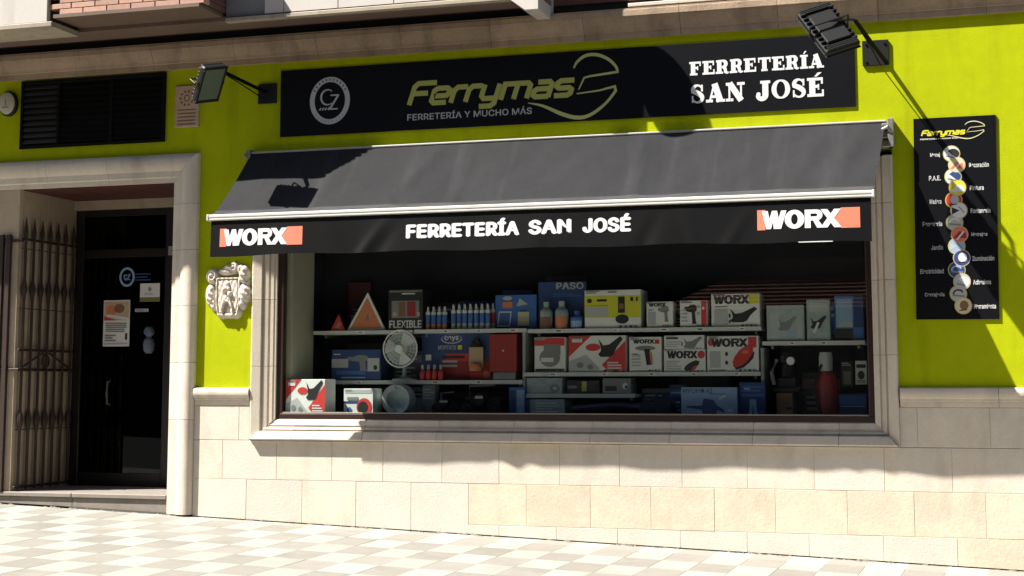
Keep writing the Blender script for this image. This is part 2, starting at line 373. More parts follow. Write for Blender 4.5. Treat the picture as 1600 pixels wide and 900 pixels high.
# sporty slanted logo letters built from ribbons
def sporty(mb, x0, x1, z0, z1, y, m, wid=.17):
    L = {'F': ([[(.0, 0), (.0, .80), (.12, .95), (.85, .95)], [(.0, .50), (.62, .50)]], .86),
         'e': ([[(.05, .34), (.55, .34), (.60, .42), (.60, .60), (.50, .68), (.12, .68), (.0, .58), (.0, .14), (.10, .04), (.60, .04)]], .80),
         'r': ([[(.0, 0), (.0, .54), (.12, .68), (.50, .68)]], .58),
         'y': ([[(.0, .72), (.0, .22), (.10, .10), (.55, .10)], [(.58, .72), (.58, -.12), (.46, -.24), (.02, -.24)]], .80),
         'm': ([[(.0, 0), (.0, .68), (.90, .68), (1.0, .58), (1.0, 0)], [(.50, .66), (.50, 0)]], 1.22),
         'a': ([[(.05, .68), (.50, .68), (.60, .58), (.60, 0)], [(.60, .38), (.10, .38), (.0, .30), (.0, .12), (.10, .04), (.60, .04)]], .82),
         's': ([[(.60, .68), (.10, .68), (.0, .58), (.0, .44), (.10, .36), (.50, .36), (.60, .28), (.60, .12), (.50, .04), (.0, .04)]], .80)}
    X = 0; cells = []
    for ch in 'Ferrymas': cells.append((X, L[ch][0])); X += L[ch][1]
    X -= .2; sx = (x1-x0)/(X+.28); sz = z1-z0; k = 0
    for X, rs in cells:
        for r in rs:
            mb.stroke([(x0+(X+p[0]+.28*p[1])*sx, z0+p[1]*sz) for p in r], wid*(sx*.5+sz*.5), y-k*.0002, m); k += 1
def smooth(pts, ws, n=5):                                  # Catmull-Rom through the points
    P, Wd = [], []
    for i in range(len(pts)-1):
        p = [pts[max(i-1, 0)], pts[i], pts[i+1], pts[min(i+2, len(pts)-1)]]
        for k in range(n):
            t = k/n; f = lambda a: .5*(2*p[1][a]+(p[2][a]-p[0][a])*t+(2*p[0][a]-5*p[1][a]+4*p[2][a]-p[3][a])*t*t+(3*p[1][a]-p[0][a]-3*p[2][a]+p[3][a])*t**3)
            P.append((f(0), f(1))); Wd.append(ws[i]+(ws[i+1]-ws[i])*t)
    return P+[pts[-1]], Wd+[ws[-1]]
def swirl(mb, X, Z, w, h, y, m):                           # the looping swoosh right of the logo, in a w by h cell
    f = lambda p: (X+p[0]*w, Z+p[1]*h)
    up = [(.53, .80), (.57, .90), (.66, .985), (.78, .985), (.90, .90), (.975, .78), (.99, .70), (.70, .66), (.64, .64), (.58, .46)]
    ws = [.047*h*q for q in (.5, .9, 1.1, 1.1, 1.0, .9, .8, .7, .6, .4)]
    a, b = smooth(up[:7], ws[:7]); mb.stroke([f(p) for p in a+up[7:]], b+ws[7:], y, m)
    lo = [(.56, .40), (.80, .43), (.96, .48), (.97, .41), (.86, .22), (.70, .06), (.56, .03), (.40, .10), (.20, .24), (.04, .30)]
    ws = [.047*h*q for q in (.4, .6, .8, .9, .9, 1.1, 1.3, 1.3, .9, .2)]
    a, b = smooth(lo[3:], ws[3:]); mb.stroke([f(p) for p in lo[:3]+a], ws[:3]+b, y-.0004, m)

# ------------------------------------------------------------------ ground
g = MB(); n = 24
g.add([(x, y, gz(x, y)-.0005) for x in (-70, 70) for y in (-3.8, -.014)], [(0, 2, 3, 1)])
pav = g.build('pavement', ground_mat(), fix=False); pav['kind'] = 'structure'
g = MB(); g.box(-70, 70, -3.95, -3.80, -.14, .0); g.v = [(v[0], v[1], v[2]+gz(v[0], v[1])) for v in g.v]; o = g.build('kerb', STEP); o['kind'] = 'structure'
g = MB(); g.add([(x, y, gz(x, y)-.13) for x in (-70, 70) for y in (-90, -3.9)], [(0, 2, 3, 1)]); o = g.build('road', ROAD, fix=False); o['kind'] = 'structure'
ct, st = math.cos(TROT), math.sin(TROT)
tm = {}
for nm, mm in (('w', TILEW), ('g', TILEG)):
    t = MB(); t.cbox(.0009, TW-.0009, .0009, TD-.0009, -.03, .0018, .0008, mm); o = t.build('paving_tile', mm); tm[nm] = o.data; bpy.data.objects.remove(o)
tilt = Matrix(((1, 0, 0), (0, 1, 0), (GX, GY, 1)))
nt_ = Vector((-GX, -GY, 1)).normalized()
cnt = 0; cand = []
for i in range(-24, 24):
    for j in range(-14, 4):
        def uv(a, b): return (TX0+ct*a*TW-st*b*TD, TY0+st*a*TW+ct*b*TD)
        cs = [uv(i+a, j+b) for a in (0, 1) for b in (0, 1)]
        if max(c[1] for c in cs) > -.016: continue
        cx, cy = uv(i+.5, j+.5)
        lim = -.10-(-cx+.17)*.545                                     # lower edge of the view on the ground
        if cx < -9.2 or cx > .6 or cy < lim-.25: continue
        cand.append((i, j))
for i, j in cand[:300]:
    a, b = TX0+ct*i*TW-st*j*TD, TY0+st*i*TW+ct*j*TD
    o = bpy.data.objects.new('paving_tile', tm['w' if (i+j) % 2 == 1 else 'g']); C.objects.link(o); o.parent = pav
    mx = Matrix.Rotation(TROT, 4, 'Z'); tl = nt_.rotation_difference(Vector((0, 0, 1))).inverted().to_matrix().to_4x4()
    o.matrix_local = Matrix.Translation((a, b, gz(a, b)+random.uniform(-.0005, .0008))) @ tl @ Matrix.Rotation(random.uniform(-.0012, .0012), 4, 'X') @ mx
# cut strip of grout and mortar crumbs along the wall
g = MB()
for i in range(150):
    x = random.uniform(-9, .8)
    y0 = random.uniform(-.06, -.012); s = random.uniform(.01, .06)
    g.add([(x-s, y0, gz(x, y0)-.003), (x+s*.6, y0-.012, gz(x, y0)-.003), (x+s, y0+.012, gz(x, y0)-.003), (x, y0, gz(x, y0)+random.uniform(.004, .016))], [(0, 1, 3), (1, 2, 3), (2, 0, 3)])
o = g.build('mortar_crumbs', GROUT); o['kind'] = 'stuff'; o.parent = pav

# ------------------------------------------------------------------ the shop building
B = thing('shop_building', 'shop building with lime painted front, pale stone base and brick upper floor', 'building', (0, 0, 0))
wall = MB()
WT = .30
wall.box(-13, -8.72, 0, WT, -1.6, 2.80); wall.box(-8.72, -6.86, 0, WT, 2.02, 2.80); wall.box(-6.86, -6.08, 0, WT, -.02, 2.80)
wall.box(-6.08, -.68, 0, WT, 1.80, 2.80); wall.box(-.68, 4, 0, WT, -.02, 2.80)
wall.build('wall', LIME, B)
bk = MB(); bk.box(-6.86, 4, .09, .3, -1.7, -.30); bk.box(-6.86, -6.08, .09, .3, -.30, -.021); bk.box(-.68, 4, .09, .3, -.30, -.021); bk.build('wall_core', GAPSHADE, B)
bk = MB(); bk.add([(x, y, (gz(x, 0)+.018 if z < -1 else z)) for x in (-6.61, 1.3) for y in (-.0100, .09) for z in (-2, -.468)], [(0,1,3,2),(4,6,7,5),(0,4,5,1),(2,3,7,6),(0,2,6,4),(1,5,7,3)]); bk.box(-6.61, -6.079, -.0100, .09, -.466, -.175); bk.box(-.678, 1.3, -.0100, .09, -.466, -.175); bk.build('mortar', MORTARL, B)

def stones(z0, z1, joints, x0, x1, m, name='stone_block', sloped=False):
    xs = [x0]+[j for j in joints if x0 < j < x1]+[x1]
    for a, b in zip(xs, xs[1:]):
        q = .0014; pr = random.uniform(-.002, .001); mm = m if not isinstance(m, tuple) else random.choice(m)
        zl = (lambda x: gz(x, 0)+.007) if sloped else (lambda x: z0+q)
        p = [(a+q, zl(a+q)), (b-q, zl(b-q)), (b-q, z1-q), (a+q, z1-q)]
        if min(p[2][1]-p[1][1], p[3][1]-p[0][1]) < .012: continue
        s = MB(); s.block(p, -.013+pr*.8, .05, .002); s.build(name, mm, B)
R3 = [-6.1, -5.58, -5.09, -4.6, -4.1, -3.61, -3.08, -2.59, -2.09, -1.62, -1.08, -.59, -.08, .42]
R2 = [-6.33, -5.82, -5.31, -4.85, -4.33, -3.84, -3.33, -2.84, -2.34, -1.83, -1.32, -.8, -.31, .2]
R4 = [-3.84, -3.36, -2.86, -2.36, -1.84, -1.37, -.82, -.29, .25]
stones(-.466, -.17, [-6.18], -6.61, -6.08, STONE); stones(-.466, -.17, [-.55, -.03, .5], -.68, 1.3, STONE)
stones(-.795, -.468, R2, -6.61, 1.3, (STONE, STONE, STONEW))
stones(0, -.795, [x for x in R3 if x < -3.9], -6.61, -4.1, (STONE, STONEW), sloped=True)
stones(-1.125, -.795, R3, -4.1, 1.3, STONEY)
stones(0, -1.125, R4, -4.4, -.29, STONEW, sloped=True); stones(0, -1.125, R4, -.29, 1.3, STONEY, sloped=True)

# sweep of a moulded profile along an open path in the facade plane, cut into stones
def moulding(path, prof, joints, m, name, back=.06, gap=.003, normals=None):
    # prof: list of (u outward from the path, y); path points (x,z); joints: per segment list of 0..1 cuts
    n = len(path)
    def nrm(a, b):
        dx, dz = b[0]-a[0], b[1]-a[1]; l = math.hypot(dx, dz); return (-dz/l, dx/l)
    mit = []
    for i in range(n):
        if i == 0: v = nrm(path[0], path[1]); k = 1
        elif i == n-1: v = nrm(path[-2], path[-1]); k = 1
        else:
            a = nrm(path[i-1], path[i]); b = nrm(path[i], path[i+1]); v = (a[0]+b[0], a[1]+b[1]); l = math.hypot(*v); v = (v[0]/l, v[1]/l); k = 1/(v[0]*a[0]+v[1]*a[1])
        mit.append((v[0]*k, v[1]*k))
    for i in range(n-1):
        cuts = [0]+list(joints[i])+[1]
        for c0, c1 in zip(cuts, cuts[1:]):
            s = MB(); secs = []
            L_ = math.hypot(path[i+1][0]-path[i][0], path[i+1][1]-path[i][1])
            for c, sg in ((c0, 1), (c1, -1)):
                e = sg*gap/2/L_
                def pt(u, y):
                    cc = c+e; nv0, nv1 = mit[i], mit[i+1]; nn = nrm(path[i], path[i+1])
                    if c == 0: nv = nv0
                    elif c == 1: nv = nv1
                    else: nv = nn
                    return (path[i][0]+(path[i+1][0]-path[i][0])*cc+nv[0]*u, y, path[i][1]+(path[i+1][1]-path[i][1])*cc+nv[1]*u)
                secs.append([pt(u, y) for u, y in prof]+[pt(prof[-1][0], back), pt(prof[0][0], back)])
            k = len(secs[0]); s.add(secs[0]+secs[1], [(a, (a+1) % k, k+(a+1) % k, k+a) for a in range(k)]+[tuple(range(k)), tuple(range(2*k-1, k-1, -1))])
            s.build(name, m, B, smooth=True)
# cornice (profile in u upward from its lower edge)
CORP = [(0, -.035), (.05, -.035), (.055, -.045), (.075, -.048), (.09, -.058), (.12, -.072), (.15, -.088), (.165, -.092), (.168, -.10), (.215, -.10), (.22, -.094), (.232, -.094)]
cj = [-9.4, -8.64, -7.87, -7.08, -6.27, -5.48, -4.7, -3.9, -3.1, -2.3, -1.52, -.75, .05, .85]
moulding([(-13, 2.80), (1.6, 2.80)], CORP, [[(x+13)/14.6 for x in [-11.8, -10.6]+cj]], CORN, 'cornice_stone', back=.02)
# door surround
DSP = [(0, .06), (.0, -.012), (.035, -.016), (.045, -.032), (.095, -.036), (.105, -.05), (.145, -.068), (.19, -.072), (.225, -.062), (.245, -.04), (.25, 0)]
zd = gz(-6.7, 0)+.012
moulding([(-9.2, 1.79), (-6.86, 1.79), (-6.86, zd)], DSP, [[.18, .45, .72], [.07, .21, .38, .55, .72]], TRIM, 'door_surround_stone', back=.05)
# window surround
WSP = [(0, .046), (0, .022), (.02, .018), (.024, .012), (.05, .008), (.055, .018), (.064, .018), (.070, .004), (.105, -.004), (.11, .006), (.12, .006), (.126, -.020), (.20, -.036), (.21, -.03), (.215, .0)]
SILP = [(0, .046), (.01, .028), (.035, .02), (.05, .012), (.055, .022), (.065, .022), (.07, .002), (.085, -.012), (.09, .0), (.10, .0), (.105, -.045), (.165, -.072), (.178, -.066), (.18, 0)]
WX0, WX1, WZ0, WZ1 = -5.86, -.86, -.285, 1.75
def scaled(p, k): return [(u*k, y) for u, y in p]
sj = [-5.67, -5.02, -4.37, -3.72, -3.07, -2.43, -1.78, -1.13]
LP = [(u*.2/.215 if u else 0, y) for u, y in WSP]
# left jamb runs downwards, sill to the right, right jamb upwards: outward is on the right hand of the path, so it is mirrored
def jamb(x, sg, k, cuts):
    zs = [None]+[WZ0+(WZ1-WZ0)*c for c in cuts]+[WZ1]
    for a, b in zip(zs, zs[1:]):
        s = MB(); pr = [(u*k, y) for u, y in WSP]+[(WSP[-1][0]*k, .10), (0, .10)]; secs = []
        mk = .18/(.207 if sg < 0 else .171)
        secs.append([(x+sg*u, y, (WZ0-min(u*mk, .18) if a is None else a+.0015)) for u, y in pr]); secs.append([(x+sg*u, y, b-.0015) for u, y in pr])
        n = len(pr); s.add(secs[0]+secs[1], [(i, (i+1) % n, n+(i+1) % n, n+i) for i in range(n)]+[tuple(range(n)), tuple(range(2*n-1, n-1, -1))])
        s.build('window_surround_stone', TRIM, B, smooth=True)
jamb(WX0, -1, 1.0, (.22, .5, .78)); jamb(WX1, 1, .85, (.25, .53, .82))
def sill():
    for a, b in zip([WX0]+sj, sj+[WX1]):
        s = MB(); secs = []
        for x, sg in ((a, 1), (b, -1)):
            def px(u):
                if x == WX0: return WX0-u*1.15
                if x == WX1: return WX1+u*.95
                return x+sg*.0015
            secs.append([(px(u), y, WZ0-u) for u, y in SILP]+[(px(.18), .10, WZ0-.18), (px(0), .10, WZ0)])
        k = len(secs[0]); s.add(secs[0]+secs[1], [(i, (i+1) % k, k+(i+1) % k, k+i) for i in range(k)]+[tuple(range(k)), tuple(range(2*k-1, k-1, -1))])
        s.build('sill_stone', TRIM, B, smooth=True)
sill()
# dado moulding on top of the stone base
DADO = [(0, -.014), (.03, -.02), (.045, -.02), (.05, -.03), (.062, -.03), (.066, -.042), (.085, -.052), (.12, -.054), (.14, -.046), (.148, -.03), (.15, 0)]
moulding([(-6.607, -.17), (-6.078, -.17)], DADO, [[]], TRIM, 'dado_stone')
moulding([(-.672, -.17), (1.3, -.17)], DADO, [[.36, .72]], TRIM, 'dado_stone')

# ---- door recess
rc = MB(); rc.box(-8.60, -8.47, .051, 1.0, -1.6, 2.0)
rc.build('recess_core', GAPSHADE, B)
for y0, y1 in ((.05, .48), (.485, .93)):
    for z0, z1 in ((-.95, -.40), (-.395, .15), (.155, .70), (.705, 1.25), (1.255, 1.79)):
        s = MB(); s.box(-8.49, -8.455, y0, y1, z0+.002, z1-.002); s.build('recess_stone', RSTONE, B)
s = MB()
for a, b in ((-9.4, -8.46),):
    s.box(a, b, .012, .05, -1.2, 1.79)
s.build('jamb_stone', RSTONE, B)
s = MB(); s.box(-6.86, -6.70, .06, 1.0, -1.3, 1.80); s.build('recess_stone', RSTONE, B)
for i in range(6):
    s = MB(); s.box(-8.455+.266*i, -8.455+.266*(i+1)-.006, .06, .93, 1.78, 1.80); s.build('ceiling_board', REDCEIL, B)
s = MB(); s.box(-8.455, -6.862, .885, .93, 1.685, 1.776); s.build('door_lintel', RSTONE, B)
for a, b in ((-9.4, -7.81), (-7.807, -6.867)):
    s = MB(); s.block([(a, -.985), (b, -.985), (b, -.945), (a, -.945)], -.015, .95, .006); s.build('door_step', STEP, B)
    s = MB(); s.block([(a, gz(a, 0)+.012), (b, gz(b, 0)+.012), (b, -.987), (a, -.987)], .004, .5, .003); s.build('step_riser', STEP, B)
# entrance door
dr = MB()
for x0, x1 in ((-8.43, -8.35), (-7.46, -7.38), (-6.94, -6.865)): dr.cbox(x0, x1, .90, .96, -.945, 1.684, .005)
for x0, x1, z0, z1 in ((-8.35, -7.46, 1.22, 1.30), (-8.35, -7.46, -.945, -.82), (-7.38, -6.94, 1.22, 1.30), (-7.38, -6.94, -.945, -.82), (-8.35, -7.46, 1.62, 1.684), (-7.38, -6.94, 1.62, 1.684)): dr.cbox(x0, x1, .905, .955, z0, z1, .004)
door = dr.build('entrance_door', DWOOD, B)
gl = MB(); gl.box(-8.35, -7.46, .925, .931, -.82, 1.22); gl.box(-7.38, -6.94, .925, .931, -.82, 1.22); gl.box(-8.35, -7.46, .925, .931, 1.30, 1.62); gl.box(-7.38, -6.94, .925, .931, 1.30, 1.62)
gl.build('glass', DGLASS, door)
h = MB(); h.tube([(-8.02, .905, -.18), (-8.02, .86, -.17), (-8.02, .85, -.07), (-8.02, .86, .03), (-8.02, .905, .04)], .012, 8); h.build('handle', mat('dull dark steel', (.10, .10, .10), .45, metal=.5), door, smooth=True)
hall = MB(); hall.box(-8.6, -6.7, 2.6, 2.7, -1, 2); hall.box(-8.6, -8.5, .96, 2.6, -1, 2); hall.box(-6.7, -6.6, .96, 2.6, -1, 2); hall.box(-8.6, -6.6, .96, 2.7, 2., 2.1); hall.box(-8.6, -6.6, .96, 2.7, -1.05, -.95)
hall.build('entrance_hall', mat('dark entrance hall', (.012, .012, .013), .8), B)

# ---- shop window
wf = MB()
wf.cbox(WX0-.01, WX0+.055, .044, .11, WZ0+.045, WZ1, .004); wf.cbox(WX1-.045, WX1+.01, .044, .11, WZ0+.045, WZ1, .004)
wf.cbox(WX0-.01, WX1+.01, .042, .115, WZ0-.01, WZ0+.045, .004); wf.cbox(WX0, WX1, .044, .11, WZ1-.05, WZ1+.02, .004)
win = wf.build('shop_window', WOOD, B)
s = MB(); s.cbox(WX0+.058, WX1-.048, .046, .056, WZ0+.046, WZ0+.058, .002); s.build('glazing_bead', BEAD, win)
s = MB(); s.box(WX0+.055, WX1-.045, .062, .068, WZ0+.045, WZ1-.05); s.build('glass', GLASS, win)
s = MB(); s.box(-6.0, -.7, .116, 1.2, -.33, -.252); s.build('display_floor', mat('dark display floor', (.05, .05, .052), .5), B)
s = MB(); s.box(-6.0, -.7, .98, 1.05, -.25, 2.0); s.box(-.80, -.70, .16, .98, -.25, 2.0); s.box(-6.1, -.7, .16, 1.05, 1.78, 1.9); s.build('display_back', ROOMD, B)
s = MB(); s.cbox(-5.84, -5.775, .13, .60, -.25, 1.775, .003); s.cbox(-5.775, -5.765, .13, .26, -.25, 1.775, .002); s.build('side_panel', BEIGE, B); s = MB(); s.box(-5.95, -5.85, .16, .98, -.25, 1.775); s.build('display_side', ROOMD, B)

# ---- upper floor
U = MB(); U.box(-13, 4, 0, .3, 3.12, 7.0); U.build('upper_wall', BRICKD, B)
U = MB(); U.box(-13, 4, .02, .3, 2.80, 3.12); U.box(-9.6, -3.36, -.12, -.005, 3.30, 3.33); U.build('cornice_gap', GAPSHADE, B)  # near-black boxes paint in the shadow gap above the cornice
U = MB(); U.box(-8.2, -3.36, -.43, -.10, 3.10, 3.135); U.box(-13, -8.2, -.43, -.10, 3.10, 3.135); U.box(-13, -7.66, -.81, -.43, 3.085, 3.12); U.build('soffit', SOFF, B)
# white panels of the left bay
def whitepanels(x0, x1, y, z0, z1, joints, nm='white_panel'):
    xs = [x0]+joints+[x1]
    for a, b in zip(xs, xs[1:]):
        s = MB(); s.block([(a+.003, z0), (b-.003, z0), (b-.003, z1), (a+.003, z1)], y, y+.05, .003); s.build(nm, PANELW, B)
whitepanels(-13, -7.66, -.83, 3.11, 4.2, [-11, -9.8, -8.75])
s = MB(); s.box(-13, -7.66, -.775, -.11, 3.137, 4.2); s.build('bay_core', MORTAR, B)
s = MB(); s.block([(-13, 3.06), (-7.60, 3.06), (-7.60, 3.105), (-13, 3.105)], -.85, -.44, .006); s.build('slab_edge', PANELE, B)
whitepanels(-5.80, -3.42, -.43, 3.125, 4.1, [-5.62, -5.12, -4.62, -4.12])
s = MB(); s.block([(-6.18, 3.13), (-5.803, 3.13), (-5.803, 4.1), (-6.18, 4.1)], -.40, -.1, .004); s.build('grey_panel', GREYP, B)
s = MB(); s.block([(-6.16, 3.085), (-3.42, 3.085), (-3.42, 3.122), (-6.16, 3.122)], -.445, -.38, .005); s.build('slab_edge', PANELE, B)
s = MB(); s.box(-6.1, -3.42, -.379, -.11, 3.14, 4.1); s.build('bay_core', MORTAR, B)
s = MB(); s.prism([(-3.60, 3.08), (-3.48, 2.99), (-3.37, 2.99), (-3.37, 4.1), (-3.417, 4.1), (-3.417, 3.08)], -.46, .0); s.build('bay_corbel', PANELW, B)
# brick bay, bricks laid one by one where they can be seen
bay = MB(); bay.box(-7.56, -6.19, -.80, -.12, 3.17, 4.1); bay = bay.build('brick_bay', MORTAR, B)
s = MB(); s.prism([(-7.60, 3.135), (-6.20, 3.135), (-6.20, 3.166), (-7.60, 3.166)], -.83, -.105); s.build('bay_soffit', SOFF, bay)
BL, BH = .232, .049
bm_ = MB(); bm_.cbox(-.111, .111, 0, .1, 0, .043, .002); bo = bm_.build('brick', BRICK); BRM = bo.data; bpy.data.objects.remove(bo)
bm_ = MB(); bm_.cbox(0, .1, -.111, .111, 0, .043, .002); bo = bm_.build('brick', BRICKD); BRS = bo.data; bpy.data.objects.remove(bo)  # bricks of the bay's unlit side, shade put into their darker colour
for r in range(9):
    off = -.116 if r % 2 else 0
    for k in range(6):
        place('brick', BRM, (-7.44+off+BL*k, -.808+random.uniform(-.001, .001), 3.17+BH*r), bay)
    for k in range(3):
        place('brick', BRS, (-6.282, -.59+off+BL*k, 3.17+BH*r+.0005), bay)
s = MB()
for r in range(9, 19):
    off = -.116 if r % 2 else 0
    for k in range(6):
        x = -7.44+off+BL*k; s.box(x-.111, x+.111, -.808, -.71, 3.17+BH*r, 3.213+BH*r)
o = s.build('upper_bricks', BRICK, bay); o['kind'] = 'stuff'
# window sill and frame above the bright end of the cornice
s = MB(); s.block([(-2.72, 3.045), (1.6, 3.045), (1.6, 3.075), (-2.72, 3.075)], -.085, .0, .004); s.build('ledge', STONEW, B)
s = MB(); s.block([(-2.66, 3.12), (-2.50, 3.12), (-2.50, 3.9), (-2.66, 3.9)], -.05, 0, .004); s.block([(-2.44, 3.09), (-.5, 3.09), (-.5, 3.16), (-2.44, 3.16)], -.03, 0, .004); s.build('window_frame', PANELW, B)

# ------------------------------------------------------------------ unseen disc added over the balcony end, shaped to cast the sign's slanting shadow
ds = thing('shadow_disc', 'unseen grey disc added above the balcony end to cast the slanting shadow on the sign', 'shadow caster', (-3.42, -.62, 3.84))
s = MB(); c0 = Vector((-3.42, -.62, 3.84)); ez = Vector((0, -.87, .5)); ex = Vector((1, 0, 0)); ey = Vector((0, .5, .87))
n = 28; rings = [(0, -.05), (.08, -.044), (.15, -.025), (.21, 0), (.235, .015)]
vs = [c0+ez*rings[0][1]]
for r, hh in rings[1:]: vs += [c0+ez*hh+r*(math.cos(2*math.pi*k/n)*ex+math.sin(2*math.pi*k/n)*ey) for k in range(n)]
fs = [(0, 1+k, 1+(k+1) % n) for k in range(n)]
for i in range(3): fs += [(1+i*n+k, 1+i*n+(k+1) % n, 1+(i+1)*n+(k+1) % n, 1+(i+1)*n+k) for k in range(n)]
s.add(vs, fs); s.build('dish', ALU, ds, smooth=True, fix=False)
s = MB(); s.tube([c0-ez*.05, c0-ez*.13, (-3.39, -.43, 3.72)], .014); s.build('arm', STEELG, ds)

# ------------------------------------------------------------------ awning
AX0, AX1, AY0, AY1, AZ0, AZ1 = -6.08, -.72, -.075, -.64, 1.995, 1.405
A = thing('awning', 'black awning with lettered valance and white front bar over the shop window', 'awning', (-3.4, 0, 1.99))
s = MB(); nu, nv = 120, 26
def fabric(u, v):
    xl = AX0+(-6.15-AX0)*v; xr = AX1+(-.79-AX1)*v
    x = xl+(xr-xl)*u
    k = .90
    if v < k: t = v/k; y = AY0+(AY1+.075-AY0)*t; z = AZ0+(AZ1+.035-AZ0)*t
    else: t = (v-k)/(1-k); y = AY1+.075-.075*t; z = AZ1+.035-.035*t**1.3
    sag = math.sin(math.pi*v)
    w = -.012*sag + sag*(.005*math.sin(u*23+2.2*v)+.0035*math.sin(u*51-5*v)+.002*math.sin(u*97+9*v))
    for c, wd, a, sl in ((.305, .012, .007, .05), (.40, .010, -.004, .0), (.655, .010, .009, -.02), (.70, .015, -.005, -.03), (.90, .015, .006, .05), (.955, .012, .006, .03), (.17, .02, .004, -.03)):
        w += 1.9*a*sag**.5*math.exp(-((u-c+sl*(v-.5))/wd)**2)
    return (x, y-w*.7, z+w*.7)
s.add([fabric(i/nu, j/nv) for j in range(nv+1) for i in range(nu+1)], [(j*(nu+1)+i, j*(nu+1)+i+1, (j+1)*(nu+1)+i+1, (j+1)*(nu+1)+i) for j in range(nv) for i in range(nu)])
cn = s.build('canopy', AWN, A, smooth=True, fix=False); cn.data.materials.append(HEM)
for p_ in cn.data.polygons:
    if p_.index//nu >= nv-3: p_.material_index = 1
s = MB(); s.cbox(-6.17, -.775, AY1-.029, AY1+.028, 1.356, 1.374, .004); s.cbox(-6.17, -.775, AY1-.031, AY1+.03, 1.3755, 1.404, .007)
for x in (-6.17, -.785): s.cbox(x-.006, x+.014, AY1-.034, AY1+.03, 1.353, 1.407, .005)
s.build('front_bar', ALU, A, smooth=True)
s = MB(); s.cbox(AX0-.01, AX1+.01, -.085, -.004, 1.996, 2.013, .005); s.build('back_rail', mat('dull aluminium', (.36, .35, .33), .5), A)
s = MB()
for z in (1.965, 1.9, 1.83): s.cbox(-.745, -.665, -.10, -.0, z-.03, z+.02, .006)
s.cbox(-.70, -.655, -.12, .0, 1.80, 2.02, .005); s.tube([(-.75, -.1, 1.93), (-.70, -.13, 1.95), (-.66, -.1, 1.9)], .016); s.build('wall_bracket', STEELG, A)
s = MB(); s.cbox(-6.11, -6.075, -.11, .0, 1.93, 2.03, .005); s.tube([(-6.10, -.1, 2.0), (-6.12, -.12, 1.97)], .014); s.build('wall_bracket', STEELG, A)
for sx in (1, -1):
    xw = -5.4 if sx == 1 else -1.5; xe = -4.7 if sx == 1 else -2.2
    s = MB(); s.tube([(xw, -.06, 1.74), (xe, -.30, 1.56)], .022); s.tube([(xe, -.30, 1.56), (xw+.1*sx, AY1+.04, 1.372)], .016); s.lathe((xe, -.30, 1.53), [(.03, 0), (.03, .06)]); s.build('folding_arm', ALU, A)
VY = AY1-.012
def vwave(x, z):
    t = max(0, (1.35-z)/.29)
    w = .005*math.sin(x*6.1+.6)+.003*math.sin(x*2.3+1.)+.0015*math.sin(x*14+.4)
    for c, sl, wd, a in ((-4.68, .75, .05, -.012), (-4.55, .75, .06, .008), (-2.42, .5, .06, .008), (-2.15, -.4, .05, -.007), (-5.0, -.5, .06, .006), (-3.2, .3, .07, .004), (-1.75, .6, .05, -.006)):
        w += a*math.exp(-((x-c-(z-1.2)*sl)/wd)**2)
    return VY+t*w-.012*t
def vbot(x): return 1.056-.018*max(0, (x+4)/3)+.006*math.sin(x*5.9+2.)+.003*math.sin(x*2.1)
s = MB(); nu, nv = 220, 14
g_ = []
for j in range(nv+1):
    for i in range(nu+1):
        x = -6.14+(-.80+6.14)*i/nu; z = 1.352+(vbot(x)-1.352)*j/nv; g_.append((x, vwave(x, z), z))
s.add(g_, [(j*(nu+1)+i, j*(nu+1)+i+1, (j+1)*(nu+1)+i+1, (j+1)*(nu+1)+i) for j in range(nv) for i in range(nu)])
val = s.build('valance', VAL, A, smooth=True, fix=False)
off = lambda k: (lambda x, z: vwave(x, z)-.0016-k)
s = MB(); text(s, 'FERRETERÍA', -4.40, -3.475, 1.160, 1.262, off(0), WHITE, .042, base='FERRETERIA'); s.build('lettering', WHITE, val, fix=False)
s = MB(); text(s, 'SAN', -3.385, -3.06, 1.160, 1.266, off(0), WHITE, .042); s.build('lettering', WHITE, val, fix=False)
s = MB(); text(s, 'JOSÉ', -2.955, -2.59, 1.160, 1.266, off(0), WHITE, .042, base='JOSE'); s.build('lettering', WHITE, val, fix=False)
for x0 in (-6.055, -1.625):
    s = MB(); yy = lambda x, z: vwave(x, z)-.003
    def cols(fl, fh, a, b, n):                              # salmon patch laid on the cloth in narrow columns
        for q in range(n):
            u, v = a+(b-a)*q/n, a+(b-a)*(q+1)/n
            P_ = [(u, fl(u)), (v, fl(v)), (v, fh(v)), (u, fh(u))]; mids = [(u, (fl(u)+fh(u))/2), (v, (fl(v)+fh(v))/2)]
            P6 = [P_[0], P_[1], mids[1], P_[2], P_[3], mids[0]]
            s.add([(p[0], vwave(*p)-.0014, p[1]) for p in P6], [(0, 1, 2, 5), (5, 2, 3, 4)], SALMON)
    cols(lambda x: 1.135, lambda x: 1.285, x0, x0+.06, 3)
    cols(lambda x: 1.21-.075*(x-x0-.55)/.06, lambda x: 1.21+.075*(x-x0-.55)/.06, x0+.55, x0+.61, 3); cols(lambda x: 1.135, lambda x: 1.285, x0+.61, x0+.745, 5)
    heavy(s, x0+.035, x0+.612, 1.141, 1.277, off(.0012), WHITE); s.build('logo', SALMON, val, fix=False)

